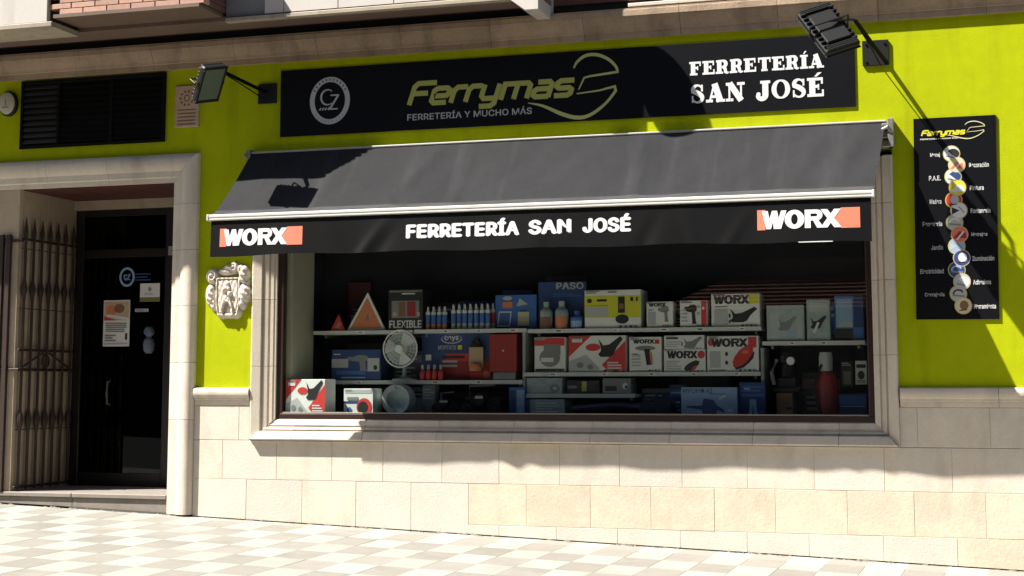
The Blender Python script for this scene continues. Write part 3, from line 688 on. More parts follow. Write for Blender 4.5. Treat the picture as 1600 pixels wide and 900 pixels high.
# ------------------------------------------------------------------ main sign
S = thing('main_sign', 'long black sign board with green swoosh logo and white serif lettering above the awning', 'sign', (-3.39, 0, 2.14))
s = MB(); s.cbox(-5.84, -.94, -.014, -.002, 2.14, 2.725, .003); s.build('panel', SIGN, S)
SY = -.0155
s = MB(); slabtext(s, 'FERRETERÍA', -2.235, -1.175, 2.462, 2.572, SY, WHITE); slabtext(s, 'SAN JOSÉ', -2.235, -1.175, 2.235, 2.385, SY, WHITE); s.build('lettering', WHITE, S, fix=False)
s = MB(); sporty(s, -4.64, -3.17, 2.355, 2.545, SY, OLIVE, .21); s.build('logo_lettering', OLIVE, S, fix=False)
s = MB(); swirl(s, -3.62, 2.155, .80, .535, SY, SWOOSH); s.build('logo_swoosh', SWOOSH, S, fix=False)
s = MB(); text(s, 'FERRETERÍA Y MUCHO MÁS', -4.655, -3.555, 2.222, 2.277, SY, LGREY, .012, base='FERRETERIA Y MUCHO MAS'); s.build('slogan_lettering', LGREY, S, fix=False)
s = MB(); cx, cz = -5.37, 2.436
s.stroke([(cx+.165*math.cos(a*math.pi/24), cz+.185*math.sin(a*math.pi/24)) for a in range(48)], .045, SY, LGREY, close=True)
for k in range(11):
    a = rad(150-12*k); s.stroke([(cx+.155*math.cos(a), cz+.174*math.sin(a)), (cx+.176*math.cos(a), cz+.196*math.sin(a))], .010, SY-.0006, BLK)
for k in range(9):
    a = rad(220+12*k); s.stroke([(cx+.155*math.cos(a), cz+.174*math.sin(a)), (cx+.176*math.cos(a), cz+.196*math.sin(a))], .007, SY-.0006, GREY)
s.stroke(arc(cx-.02, cz+.03, .062, .066, 50, 310, 16), [.006+.012*abs(math.sin(math.pi*i/16)) for i in range(17)], SY-.0003, LGREY)
s.stroke([(cx+.005, cz+.045), (cx+.085, cz+.045)], .012, SY-.0004, LGREY); s.stroke([(cx+.08, cz+.045), (cx+.0, cz-.075)], .018, SY-.0006, LGREY); s.stroke([(cx-.005, cz-.075), (cx+.075, cz-.075)], .012, SY-.0008, LGREY)
for k in range(4): s.stroke([(cx-.095+.026*k, cz-.082), (cx-.08+.026*k, cz-.06)], .012, SY-.0002, LGREY)
s.build('round_emblem', LGREY, S, fix=False)

# ------------------------------------------------------------------ right wall panel
Rp = thing('category_panel', 'tall black panel with a column of round product pictures right of the awning', 'sign', (-.22, 0, .485))
s = MB(); s.add([(x, y, z) for y in (-.014, -.003) for x, z in ((-.535, .488), (.062, .483), (.09, 2.02), (-.512, 2.02))], [(0, 1, 2, 3), (7, 6, 5, 4), (0, 4, 5, 1), (1, 5, 6, 2), (2, 6, 7, 3), (3, 7, 4, 0)]); s.build('panel', SIGN, Rp)
s = MB(); sporty(s, -.455, -.13, 1.885, 1.925, SY, YEL, .24); s.build('logo_lettering', YEL, Rp, fix=False)
s = MB(); swirl(s, -.30, 1.845, .31, .135, SY-.001, CREAM); s.build('logo_swoosh', CREAM, Rp, fix=False)
s = MB(); text(s, 'FERRETERÍA Y MUCHO MÁS', -.465, -.19, 1.853, 1.865, SY, WHITE, .03); s.build('slogan_lettering', WHITE, Rp, fix=False)
cent = [(272,182),(290,228),(275,275),(290,320),(275,370),(292,412),(275,460),(292,508),(280,555),(297,603),(277,650),(295,697),(280,745),(297,793)]
looks = [(WHITE, BLK, 'a'), (CREAM, SALMON, 'b'), (WHITE, NAVY, 'a'), (YEL, WHITE, 'b'), (RED, LGREY, 'c'), (WHITE, BLK, 'd'), (LGREY, WHITE, 'e'), (SALMON, DRED, 'b'), (PBLUE, LGREY, 'd'), (NAVY, WHITE, 'c'), (NAVY, PBLUE, 'e'), (LGREY, WHITE, 'a'), (LGREY, BLK, 'e'), (CREAM, BROWN, 'c')]
names = ['Menaj', 'Decoración', 'P.A.E.', 'Pintura', 'Madera', 'Fontanería', 'Ferretería', 'Herrajes', 'Jardín', 'Iluminación', 'Electricidad', 'Adhesivos', 'Cerrajería', 'Herramienta']
for i, (zx, zy) in enumerate(cent):
    cx = -.24+(zx-272)*.00195; cz = 1.738-(zy-182)*.001885; a, b, kd = looks[i]; y = SY-.0006*(i % 2)-.0004
    s = MB(); rr = .064
    s.flat(arc(cx, cz, rr, rr, 0, 345, 23), y, OLIVE if i % 2 == 0 else TAN); s.flat(arc(cx, cz, rr*.90, rr*.90, 0, 345, 23), y-.0004, a)
    if kd == 'a': s.flat(arc(cx+.012, cz, rr*.7, rr*.6, -60, 150, 12), y-.0008, b); s.stroke([(cx-.04, cz-.015), (cx+.02, cz-.03)], .01, y-.001, GREY)
    if kd == 'b': s.flat([(cx-.05, cz-.03), (cx+.05, cz-.03), (cx+.045, cz+.01), (cx, cz+.025)], y-.0008, b); s.stroke([(cx-.02, cz-.04), (cx+.03, cz+.02)], .012, y-.001, WHITE)
    if kd == 'c': s.flat(arc(cx+.006, cz+.004, rr*.5, rr*.55, 0, 345, 16), y-.0008, b); s.stroke([(cx-.03, cz-.035), (cx+.025, cz-.03)], .008, y-.001, BLK)
    if kd == 'd': s.flat([(cx-.05, cz+.025), (cx-.05, cz-.03), (cx+.005, cz)], y-.0008, b); s.stroke([(cx, cz+.03), (cx+.04, cz-.02)], .008, y-.001, GREY)
    if kd == 'e': s.stroke(arc(cx, cz, rr*.55, rr*.45, 20, 200, 8), .012, y-.0008, b); s.stroke([(cx-.04, cz-.01), (cx+.045, cz-.02)], .014, y-.001, GREY)
    s.build('picture', a, Rp, fix=False)
    s = MB(); wd = .0142*len(names[i])
    m = LGREY if i in (4, 6, 8, 10, 12) else WHITE
    if i % 2 == 0: text(s, names[i], -.325-wd, -.325, cz-.024, cz+.012, SY, m, .012)
    else: text(s, names[i], -.115, -.115+wd, cz-.024, cz+.012, SY, m, .012)
    s.build('lettering', m, Rp, fix=False)

# ------------------------------------------------------------------ flood lamps
def flood(label, plate, armpts, brace, c, e1, e2, flip, group='flood lamps on arms beside the sign'):
    T_ = thing('flood_lamp', label, 'flood lamp', (plate[0], 0, plate[1]), group)
    px, pz, hw = plate
    s = MB(); s.cbox(px-hw, px+hw, -.022, -.002, pz-hw, pz+hw, .004)
    for dx in (-.7, .7):
        for dz in (-.7, .7): s.lathe((px+dx*hw, -.024, pz+dz*hw), [(.010, -.004), (.010, .004)], 6)
    s.build('base_plate', BLACKM, T_)
    s = MB(); s.tube(armpts, .016, 8); s.build('arm', BLACK, T_, smooth=True)
    s = MB(); s.tube(brace, .005, 6); s.build('cable', BLACK, T_)
    e1 = Vector(e1); e2 = Vector(e2); c = Vector(c); w, l = e1.length/2, e2.length/2
    x = e1.normalized(); y = (e2-e2.dot(x)*x).normalized(); nrm = x.cross(y)
    if flip: nrm = -nrm
    F = lambda p: tuple(c+x*p.x+y*p.y+nrm*p.z)              # local z: direction the lamp shines
    s = MB(); s.cbox(-w, w, -l, l, -.03, .022, .012, T=F)
    s.cbox(-w*.72, w*.72, -l*.55, l*.72, -.055, -.028, .008, T=F)
    s.cbox(-w-.004, w+.004, -l-.004, -l+.022, .02, .03, .003, T=F); s.cbox(-w-.004, w+.004, l-.022, l+.004, .02, .03, .003, T=F)
    s.cbox(-w-.004, -w+.02, -l+.024, l-.024, .02, .03, .003, T=F); s.cbox(w-.02, w+.004, -l+.024, l-.024, .02, .03, .003, T=F)
    hs = s.build('housing', BLACKM, T_)
    for i in range(9):
        t = -l*.78+2*l*.78*i/8
        s = MB()
        for sg in (-1, 1): s.cbox(min(sg*w*.70, sg*w*.98), max(sg*w*.70, sg*w*.98), t-.006, t+.006, -.048, -.026, .002, T=F)
        s.build('cooling_fin', BLACKM, hs)
    for k in range(3):
        for e in (-1, 1):
            t = e*l*(.82+.07*k); s = MB(); s.cbox(-w*.9, w*.9, t-.006, t+.006, -.045, -.026, .002, T=F); s.build('cooling_fin', BLACKM, hs)
    s = MB(); s.cbox(-w+.02, w-.02, -l+.022, l-.022, .0215, .026, .002, T=F); s.build('glass', LGLASS, T_)
    s = MB()
    for sg in (-1, 1): s.tube([F(Vector((sg*(w+.005), 0, -.005))), F(Vector((sg*(w+.018), 0, -.02))), F(Vector((sg*(w+.016), -.0, -.09)))], .007, 6); s.lathe((0, 0, 0), [(.018, -.008), (.018, .008)], 8, T=lambda p, sg=sg: F(Vector((sg*(w+.012)+p.z, p.x, p.y))))
    s.tube([F(Vector((-(w+.016), 0, -.09))), F(Vector(((w+.016), 0, -.09)))], .008, 6); s.tube([F(Vector((0, 0, -.09))), armpts[-1]], .010, 6); s.build('yoke', BLACKM, T_)
    return T_
flood('black flood lamp seen from its glass side, left of the sign above the doorway', (-5.965, 2.53, .088), [(-5.98, -.02, 2.545), (-6.0, -.33, 2.565), (-6.02, -.71, 2.59)], [(-5.99, -.02, 2.48), (-6.02, -.35, 2.54), (-6.03, -.71, 2.585)],
      (-6.10, -.80, 2.483), (.096, .213, .055), (-.16, .139, -.258), True)
flood('black flood lamp seen from its finned back, hanging over the right end of the sign', (-.78, 2.552, .10), [(-.70, -.02, 2.47), (-.80, -.33, 2.585), (-.885, -.62, 2.685)], [(-.745, -.02, 2.45), (-.80, -.3, 2.55), (-.885, -.6, 2.67)],
      (-1.07, -.68, 2.605), (.235, .11, .09), (.235, -.20, -.355), False)

# ------------------------------------------------------------------ wall fittings
V = thing('vent_grille', 'wide black louvred ventilation grille above the doorway', 'vent', (-7.715, 0, 2.16))
s = MB(); s.box(-8.44, -6.99, -.004, -.001, 2.18, 2.76); s.build('backing', BLACK, V)
s = MB()
for a, b, c_, d in ((-8.465, -8.435, 2.155, 2.785), (-6.995, -6.965, 2.155, 2.785), (-8.435, -6.995, 2.155, 2.185), (-8.435, -6.995, 2.755, 2.785), (-8.08, -8.05, 2.185, 2.755), (-7.53, -7.50, 2.185, 2.755)): s.cbox(a, b, -.026, -.004, c_, d, .003)
s.build('frame', BLACK, V)
for x0, x1, gg in ((-8.433, -8.082, .030), (-8.048, -7.532, .010), (-7.498, -6.997, .010)):
    for k in range(10):
        z = 2.20+.056*k; s = MB(); s.prism([(x0, z), (x1, z), (x1, z+.006), (x0, z+.006)], -.022, -.006)
        s.v = [(v[0], v[1], v[2]+(.032 if v[1] > -.01 else 0)) for v in s.v]
        s.build('slat', mat('dark grey slat', (.016, .016, .017), .45) if gg > .02 else BLACK, V)
P = thing('stone_plaque', 'pinkish stone plaque with a carved flower between the vent and flood lamp', 'plaque', (-6.745, 0, 2.27))
s = MB(); s.block([(-6.87, 2.275), (-6.63, 2.275), (-6.63, 2.65), (-6.87, 2.65)], -.018, -.001, .005); s.build('slab', PLAQ, P)
s = MB()
for k in range(10):
    a = 2*math.pi*k/10; s.flat(arc(-6.75+.062*math.cos(a), 2.535+.062*math.sin(a), .012, .012, 0, 330, 8), -.019, PLAQD)
s.stroke(arc(-6.75, 2.535, .025, .028, 0, 340, 12), .01, -.019, PLAQD, close=True)
for k in range(5):
    s.stroke([(-6.84, 2.43-.032*k), (-6.66, 2.43-.032*k)], .012, -.019-.0002*k, PLAQD)
s.build('carving', PLAQD, P, fix=False)
Al = thing('alarm_box', 'round white alarm box on the lime wall left of the vent grille', 'alarm', (-8.59, 0, 2.58))
s = MB(); Tl = lambda p: Vector((-8.595+p.x*.85, -.002-p.z, 2.585+p.y*1.05))
s.lathe((0, 0, 0), [(.112, 0), (.115, .03), (.105, .045)], 24, T=Tl); s.build('base', BLACKM, Al, smooth=True)
s = MB(); s.lathe((0, 0, 0), [(.098, .045), (.095, .058), (.07, .068), (.0005, .07)], 24, T=Tl); s.build('cover', mat('yellowed white plastic', (.42, .40, .32), .5), Al, smooth=True)
s = MB(); s.stroke([(-8.595, 2.62), (-8.595, 2.56)], .012, -.0735, GREY); s.stroke([(-8.63, 2.545), (-8.56, 2.545)], .01, -.0737, GREY); s.build('print', GREY, Al, fix=False)

# carved coat of arms
Rl = thing('stone_relief', 'carved pale stone coat of arms on the lime wall left of the shop window', 'relief', (-6.305, 0, .56))
s = MB(); nx, nz = 96, 104; X0, X1, Z0, Z1 = -6.54, -6.07, .55, 1.06
def hrel(x, z):
    u = (x+6.305)/.19; v = (z-.80)/.215
    blob = lambda cu, cv, r, a, rv=None: a*max(0, 1-((u-cu)/r)**2-((v-cv)/(rv or r))**2)**.5 if ((u-cu)/r)**2+((v-cv)/(rv or r))**2 < 1 else 0
    h = 0
    w = .60-(.20*max(0, -v-.45))
    inside = abs(u-.02) < w and -.92 < v < .60
    if inside: h = .042
    def curl(cu, cv, r, a, hand):                       # rolled strap end: a raised spiral
        du, dv = u-cu, v-cv; d = math.hypot(du, dv)/r
        if d > 1: return 0
        th = math.atan2(dv, du*hand)/(2*math.pi)
        return a*(1-d*d)**.35*(.84+.16*math.cos(2*math.pi*(d*1.6-th)))
    for b in ((-.80, .66, .32, .070, 1), (.30, 1.0, .22, .075, 1), (-.30, -.80, .26, .050, -1), (.42, -.80, .26, .055, 1)): h = max(h, curl(*b))
    for b in ((-.90, -.10, .25, .060, .46), (-.72, -.45, .2, .045, .3), (.86, -.02, .34, .080, .42), (.72, -.42, .22, .055, .3), (.80, .70, .25, .085, .40), (.62, .92, .16, .07, .2), (-.05, .84, .50, .062, .17), (.05, .98, .30, .070, .16), (.95, .38, .16, .05, .14), (.06, -.92, .36, .055, .13)): h = max(h, blob(*b)*(1+.10*math.sin(v*26+u*11)))
    if abs(u+.62) < .035 and -.5 < v < .55 or abs(u-.60) < .035 and -.5 < v < .5: h = min(h, .018)
    if inside and h <= .05:
        e = min(w-abs(u-.02), v+.92, .60-v)
        h = .052 if e < .07 else (.034 if e < .12 else .046)
        if e >= .12:
            for b in ((.04, .36, .08, .022), (-.12, .10, .12, .034), (.14, -.06, .12, .030), (.10, .14, .07, .024), (-.02, -.16, .07, .016)): h += blob(*b)
            ar = ((u-.02)/.30)**2+((v+.80)/.60)**2
            if .50 < ar < 1 and v > -.82: h += .024
            elif ar <= .50: h -= .020*(1-max(0, 1-((u-.02)/.07)**2-((v+.72)/.25)**2))
    h += .0035*math.sin(u*23+v*7)*math.sin(v*19-u*5) if h > .02 else 0
    return h
idx = {}
for j in range(nz+1):
    for i in range(nx+1):
        x = X0+(X1-X0)*i/nx; z = Z0+(Z1-Z0)*j/nz; h = hrel(x, z)
        if h > .012: idx[(i, j)] = len(s.v); s.v.append((x, -h*.85, z))
        else:
            if any(hrel(X0+(X1-X0)*(i+a)/nx, Z0+(Z1-Z0)*(j+b)/nz) > .012 for a in (-1, 0, 1) for b in (-1, 0, 1)): idx[(i, j)] = len(s.v); s.v.append((x, -.001, z))
for j in range(nz):
    for i in range(nx):
        q = [(i, j), (i+1, j), (i+1, j+1), (i, j+1)]
        if all(k in idx for k in q): s.f.append([idx[k] for k in q]); s.m.append(0)
s.build('carving', STONEW, Rl, smooth=True, fix=False).data.polygons.foreach_set('use_smooth', [True]*len(s.f))

# ------------------------------------------------------------------ folding iron gate on the left wall of the doorway
G = thing('iron_gate', 'brown wrought iron gate folded open against the left wall of the doorway', 'gate', (-8.41, .4, -.94))
GXp = -8.415; GZ0 = -.935
s = MB()
prof = [(.013, 0), (.013, .50), (.017, .54), (.030, .60), (.032, .64), (.017, .70), (.013, .73), (.013, 1.70), (.017, 1.74), (.028, 1.79), (.030, 1.82), (.016, 1.88), (.013, 1.90), (.013, 2.28), (.019, 2.31), (.021, 2.34), (.012, 2.39), (.002, 2.47)]
s.lathe((0, 0, 0), prof, 8); o = s.build('bar', IRON, smooth=True); BARM = o.data; bpy.data.objects.remove(o)
ys = [.06+.128*k for k in range(7)]
for y in ys: place('bar', BARM, (GXp, y, GZ0), G)
for z in (-.92, .13, .31, 1.32):
    s = MB(); s.cbox(GXp-.008, GXp+.008, .0, .86, z, z+.022, .003); s.build('rail', IRON, G)
for a, b in (((.03, .15), (.38, .30)), ((.48, .30), (.84, .15))):
    s = MB(); s.tube([(GXp, a[0], a[1]), (GXp, b[0], b[1])], .009, 6); s.build('brace', IRON, G)
s = MB(); s.tube([(GXp, .43+.055*math.cos(t*math.pi/8), .225+.055*math.sin(t*math.pi/8)) for t in range(17)], .011, 6); s.build('scroll', IRON, G)
for x, y in ((-8.62, -.005), (-8.545, -.005)):
    s = MB(); s.cbox(x-.022, x+.022, y-.02, y+.015, -.94, 1.37, .003); s.build('post', IRON, G)
s = MB(); s.cbox(-8.64, -8.40, -.012, .008, 1.30, 1.325, .003); s.cbox(-8.64, -8.40, -.012, .008, .13, .155, .003); s.build('rail', IRON, G)

# ------------------------------------------------------------------ flat sheets on the door
def sheet(name, label, cat, x0, x1, z0, z1, m, prints, y=.918):
    s = MB(); s.box(x0, x1, y, y+.003, z0, z1); o = s.build(name, m, None, loc=((x0+x1)/2, y, z0)); tag(o, label, cat)
    decorate(o, x0, x1, z0, z1, y, prints); return o
def decorate(o, x0, x1, z0, z1, y, prints, part='print', slant=0):
    if not prints: return
    s = MB(); t = MB(); k = 0
    W_, H_ = x1-x0, z1-z0; f = lambda u, v: (x0+u*W_, z0+v*H_)
    for p in prints:
        k += 1; yy = y-.0012-.0005*k; kd, m = p[0], p[1]
        if kd == 'r': s.flat([f(p[2], p[3]), f(p[4], p[3]), f(p[4], p[5]), f(p[2], p[5])], yy, m)
        elif kd == 'p': s.flat([f(*q) for q in p[2]], yy, m)
        elif kd == 'e': s.flat([f(p[2]+p[4]*math.cos(a*math.pi/9), p[3]+p[5]*math.sin(a*math.pi/9)) for a in range(18)], yy, m)
        elif kd == 's': s.stroke([f(*q) for q in p[2]], p[3], yy, m)
        elif kd == 't' and p[2] == 'WORX': heavy(t, x0+p[3]*W_, x0+p[5]*W_, z0+p[4]*H_, z0+p[6]*H_, yy, m)
        elif kd == 't': text(t, p[2], x0+p[3]*W_, x0+p[5]*W_, z0+p[4]*H_, z0+p[6]*H_, yy, m, min(p[7] if len(p) > 7 else .012, .016))
        elif kd == 'l':
            for i in range(p[6]):
                vv = p[3]+(p[5]-p[3])*(i+.5)/p[6]; hh = (p[5]-p[3])/p[6]*.25; e = p[4]-(p[4]-p[2])*random.choice((0, .1, .3))
                s.flat([f(p[2], vv-hh), f(e, vv-hh), f(e, vv+hh), f(p[2], vv+hh)], yy, m)
    if s.v: s.build(part, None, o, fix=False)
    if t.v: t.build('lettering', None, o, fix=False)
sheet('poster', 'portrait poster with an orange picture on top taped to the dark door', 'poster', -8.12, -7.835, .37, .81, CARTON,
      [('r', TAN, 0.03, .56, .97, .97), ('e', ORANGE, .3, .78, .2, .12), ('e', BROWN, .6, .82, .2, .1), ('p', RED, [(.03, .56), (.5, .56), (.03, .66)]), ('p', WHITE, [(.1, .64), (.97, .56), (.97, .62), (.2, .70)]), ('l', GREY, .1, .30, .9, .52, 5), ('l', GREY, .08, .10, .5, .26, 3), ('r', BLK, .85, .14, .93, .28), ('r', LGREY, .05, .04, .95, .07)])
sheet('notice', 'small white notice with an olive strip, upper right of the door', 'notice', -7.73, -7.52, .79, .965, CARTON, [('r', mat('olive strip', (.16, .16, .04), .6), 0, 0, 1, .24), ('e', GREY, .5, .68, .08, .12), ('l', LGREY, .2, .34, .8, .5, 2)])
sheet('label_sticker', 'narrow white sticker under the notice on the dark door', 'sticker', -7.78, -7.635, .695, .725, LGREY, [('l', GREY, .1, .2, .9, .8, 2)])
sheet('opening_strip', 'pale horizontal strip at the top right of the dark door', 'sticker', -7.42, -7.10, 1.225, 1.31, mat('pale strip', (.30, .29, .25), .5), [('l', GREY, .1, .3, .9, .7, 1)], y=.886)
s = MB(); s.stroke([(-7.875+.072*math.cos(a*math.pi/18), 1.03+.082*math.sin(a*math.pi/18)) for a in range(36)], .022, .917, PBLUE, close=True)
s.stroke([(-7.91, 1.05), (-7.885, 1.0), (-7.84, 1.06)], .016, .9168, BLUE); text(s, 'CZ', -7.91, -7.84, 1.0, 1.055, .9165, PBLUE, .01)
for k in range(3): s.stroke([(-7.785, 1.055-.028*k), (-7.62-.03*(k % 2), 1.055-.028*k)], .012, .917-.0002*k, NAVY)
tag(s.build('emblem_sticker', None, None, loc=(-7.875, .917, .95), fix=False), 'round pale blue ring emblem stuck on the dark door', 'sticker')
s = MB(); s.add([(x, y, z) for x, y, z in ()], [])
s.lathe((-7.61, .90, .30), [(.03, 0), (.05, .03), (.055, .09), (.045, .13), (.02, .15), (.025, .16), (.05, .19), (.05, .22), (.03, .25)], 12)
tag(s.build('hanging_figure', mat('bluish plush', (.12, .16, .22), .9, var=.3, vscale=30), None, smooth=True, loc=(-7.61, .90, .30)), 'small blue and grey plush figure hanging on the dark door', 'ornament')

# ------------------------------------------------------------------ shelves in the window
def shelf(label, x0, x1, z1, th=.026, y0=.48, y1=.86):
    s = MB(); s.cbox(x0, x1, y0, y1, z1-th, z1, .003); o = s.build('display_shelf', SHELF, None, loc=((x0+x1)/2, .7, z1-th)); tag(o, label, 'shelf', 'white shelves in the shop window')
    s = MB()
    for x in (x0+.06, x1-.06): s.box(x-.01, x+.01, y1-.25, .975, z1-th-.03, z1-th-.002)
    s.build('bracket', STEELG, o)
    s = MB(); s.box(x0, x1, y0-.006, y0-.001, z1-th-.004, z1+.003); s.build('price_rail', ALU, o)
UPR = mat('grey shelf upright', (.30, .31, .30), .5)
def shelf_side(sh, x, z0, z1):
    s = MB(); s.cbox(x-.012, x+.012, .50, .87, z0, z1, .002); s.build('upright', UPR, sh)
shelf('white upper shelf at the left end, under the warning triangles', -5.72, -4.785, .472)
shelf('white upper shelf under the sealant tubes and blue displays', -4.765, -3.755, .474)
shelf('white upper shelf in the middle, under the yellow carton', -3.74, -1.775, .466)
shelf('white shelf at the right end, under the clear blister packs', -1.765, -.955, .345)
shelf('white lower shelf at the left, under the desk fan', -5.54, -3.79, .038)
shelf('white lower shelf in the middle, under the tool cartons', -3.78, -1.785, .102)
shelf('short low shelf near the floor below the middle cartons', -3.79, -2.82, -.076)

for o_ in list(C.objects):
    if o_.name.startswith('display_shelf') and o_.get('label', '').startswith('white lower shelf'):
        if 'left' in o_['label']: shelf_side(o_, -3.783, -.25, .445)
        else: shelf_side(o_, -1.772, -.25, .30)
DRILL = [(.0, .75), (.12, .86), (.30, .84), (.55, .95), (.85, .95), (1., .85), (1., .66), (.86, .58), (.92, .12), (.98, .0), (.62, .0), (.64, .14), (.60, .56), (.30, .60), (.10, .66)]
GRIND = [(.0, .9), (.2, .55), (.45, .6), (.9, 1.0), (1., .85), (.75, .45), (.62, .1), (.5, .0), (.1, .0), (.0, .12), (.12, .3), (.1, .5)]
SAND = [(.0, .22), (.1, .45), (.35, .75), (.75, 1.), (1., .9), (.95, .6), (.75, .35), (.5, .12), (.15, .0)]
SAW = [(.0, .52), (.0, .42), (.4, .30), (.42, .0), (.78, .0), (.8, .3), (1., .1), (.95, .35), (.8, .55), (.7, .9), (.45, 1.), (.4, .55)]
def fit(poly, u0, v0, u1, v1): return [(u0+p[0]*(u1-u0), v0+p[1]*(v1-v0)) for p in poly]
def carton(name, label, cat, x0, x1, z0, z1, y, depth, m, prints, group=None, rot=0):
    s = MB(); s.cbox(x0, x1, y, y+depth, z0+.001, z1, .003); o = s.build(name, m, None, loc=((x0+x1)/2, y+depth/2, z0+.001)); tag(o, label, cat, group)
    if name == 'tool_carton':
        prints = prints+[('l', GREY, .03, .90, .30, .985, 2)]+[('r', GREY if i % 2 else BLK, .62+.09*i, .025, .67+.09*i, .075) for i in range(4)]
    decorate(o, x0, x1, z0, z1, y, prints); return o
GT = 'tool cartons on the window shelves'
def worx(strip, big=True, v=.80, u1=.78):
    return [('r', strip, u1-.02, v, .98, .97), ('t', BLK, 'WORX', .05, v+.01, u1, .95, .08)]
redw = [('p', RED, [(0, 1), (.40, 1), (0, .42)]), ('p', RED, [(1, .86), (1, 0), (.72, 0), (.58, .2)]), ('p', LGREY, [(.0, .30), (.30, .48), (.55, .1), (.48, 0), (0, 0)]), ('p', BLK, fit(GRIND, .52, .42, .95, .98)), ('e', RED, .43, .68, .13, .10), ('r', WHITE, .06, .82, .24, .93), ('l', WHITE, .68, .08, .95, .30, 3), ('e', GREY, .2, .2, .06, .08), ('e', GREY, .38, .15, .05, .08)]
carton('tool_carton', 'red and white carton with a grey tool standing in the lower left window corner', 'box', -5.79, -5.425, -.252, .05, .085, .22, CARTON, redw, GT)
carton('tool_carton', 'red and white carton with a dark drill, second on the middle shelf', 'box', -3.39, -2.90, .103, .41, .50, .28, CARTON, redw, GT)
carton('tool_carton', 'small white carton with a red circular saw on the window floor', 'box', -5.31, -5.04, -.252, -.03, .22, .2, CARTON, [('r', LGREY, .05, .82, .95, .97), ('r', NAVY, 0, .44, .5, .52), ('e', RED, .70, .30, .26, .34), ('e', BLK, .66, .28, .18, .24), ('r', GREY, .12, .56, .5, .68), ('e', BLUE, .2, .18, .08, .12)], GT)
carton('tool_carton', 'white carton with red top and a grey planer, first on the middle shelf', 'box', -3.69, -3.42, .103, .40, .50, .25, CARTON, [('r', RED, 0, .76, .98, .98), ('r', TAN, 0, .93, .35, .98), ('e', GREY, .5, .42, .34, .26), ('r', GREY, .3, .5, .85, .8), ('r', WHITE, .22, .3, .62, .42), ('r', BLK, .03, .03, .97, .11)], GT)
carton('tool_carton', 'big yellow and white carton with a dark submersible pump on the upper shelf', 'box', -3.25, -2.77, .467, .79, .50, .28, CARTON, [('r', YEL, .0, .28, 1, .85), ('r', LGREY, .02, .32, .42, .55), ('e', BLK, .09, .72, .045, .06), ('r', BLK, .22, .70, .40, .76), ('r', OLIVE, .02, .58, .42, .61), ('r', BLK, .60, .40, .72, .82), ('r', BROWN, .62, .50, .70, .64), ('e', BLK, .67, .24, .12, .12), ('r', BLK, .82, .70, .87, .80), ('r', BLK, .92, .70, .95, .80), ('r', GREY, .42, .92, .58, .96)], GT)
carton('tool_carton', 'small white rounded drill case carton just right of the yellow carton', 'box', -2.72, -2.50, .475, .685, .50, .15, CARTON, [('t', BLK, 'WORX', .08, .80, .75, .95, .08), ('r', LGREY, .05, .1, .35, .6), ('p', GREY, fit(DRILL, .42, .2, .85, .85)), ('l', GREY, .06, .62, .3, .72, 2)], GT)
carton('tool_carton', 'small white carton with a red side strip and cordless drill on the upper shelf', 'box', -2.44, -2.215, .475, .69, .50, .15, CARTON, [('r', RED, .78, .02, .98, .98), ('p', BLK, fit(DRILL, .15, .1, .62, .88)), ('r', GREY, .05, .90, .45, .95), ('l', LGREY, .05, .15, .28, .7, 4), ('e', WHITE, .86, .7, .05, .06), ('e', LGREY, .68, .75, .06, .06), ('e', LGREY, .68, .5, .06, .06)], GT)
carton('tool_carton', 'white carton with a yellow corner and an angle grinder, last on the middle upper shelf', 'box', -2.18, -1.785, .467, .74, .50, .26, CARTON, worx(YEL, v=.68, u1=.80)+[('r', LGREY, .06, .06, .34, .55), ('l', GREY, .07, .58, .34, .64, 1), ('p', BLK, fit(GRIND, .38, .14, .95, .60)), ('r', BLK, .36, .28, .40, .40), ('r', BLK, .36, .12, .40, .2)], GT)
carton('tool_carton', 'upright white carton with a heat gun and red corner on the middle shelf', 'box', -2.87, -2.60, .103, .395, .50, .22, CARTON, [('r', RED, .80, .80, .94, .92), ('t', BLK, 'WORX', .12, .81, .80, .93, .08), ('e', GREY, .50, .68, .32, .07), ('p', BLK, [(.46, .66), (.64, .66), (.72, .22), (.54, .20)]), ('p', SALMON, [(.63, .58), (.70, .56), (.74, .26), (.68, .24)]), ('l', LGREY, .08, .15, .38, .5, 4), ('r', BLK, .08, .50, .28, .52), ('l', GREY, .1, .02, .9, .06, 1)], GT)
carton('tool_carton', 'flat white carton with a small grinder stacked on another tool carton', 'box', -2.575, -2.245, .293, .405, .50, .22, CARTON, [('r', BLK, .05, .72, .35, .86), ('p', GREY, fit(GRIND, .48, .05, .96, .92)), ('l', LGREY, .05, .1, .45, .6, 3), ('r', GREY, .43, .2, .47, .5)], GT)
carton('tool_carton', 'white carton with a dark sander below the stacked flat carton', 'box', -2.58, -2.235, .103, .291, .50, .22, CARTON, [('e', RED, .90, .76, .09, .17), ('t', BLK, 'WORX', .08, .60, .82, .92, .08), ('p', BLK, fit(SAND, .48, .04, .86, .52)), ('p', RED, fit(SAND, .66, .06, .80, .30)), ('l', LGREY, .06, .1, .42, .5, 4)], GT)
carton('tool_carton', 'white carton with a red palm sander at the right end of the middle shelf', 'box', -2.22, -1.80, .103, .395, .50, .26, CARTON, [('r', RED, .80, .68, .96, .97), ('e', RED, .07, .82, .05, .1), ('t', BLK, 'WORX', .08, .70, .80, .93, .08), ('r', LGREY, .05, .12, .26, .58), ('e', BLK, .38, .50, .03, .06), ('e', BLK, .38, .26, .03, .06), ('p', BLK, fit(SAND, .50, .06, .92, .60)), ('p', RED, fit(SAND, .49, .12, .90, .76)), ('e', SALMON, .74, .55, .07, .05), ('l', GREY, .04, .02, .4, .08, 1)], GT)
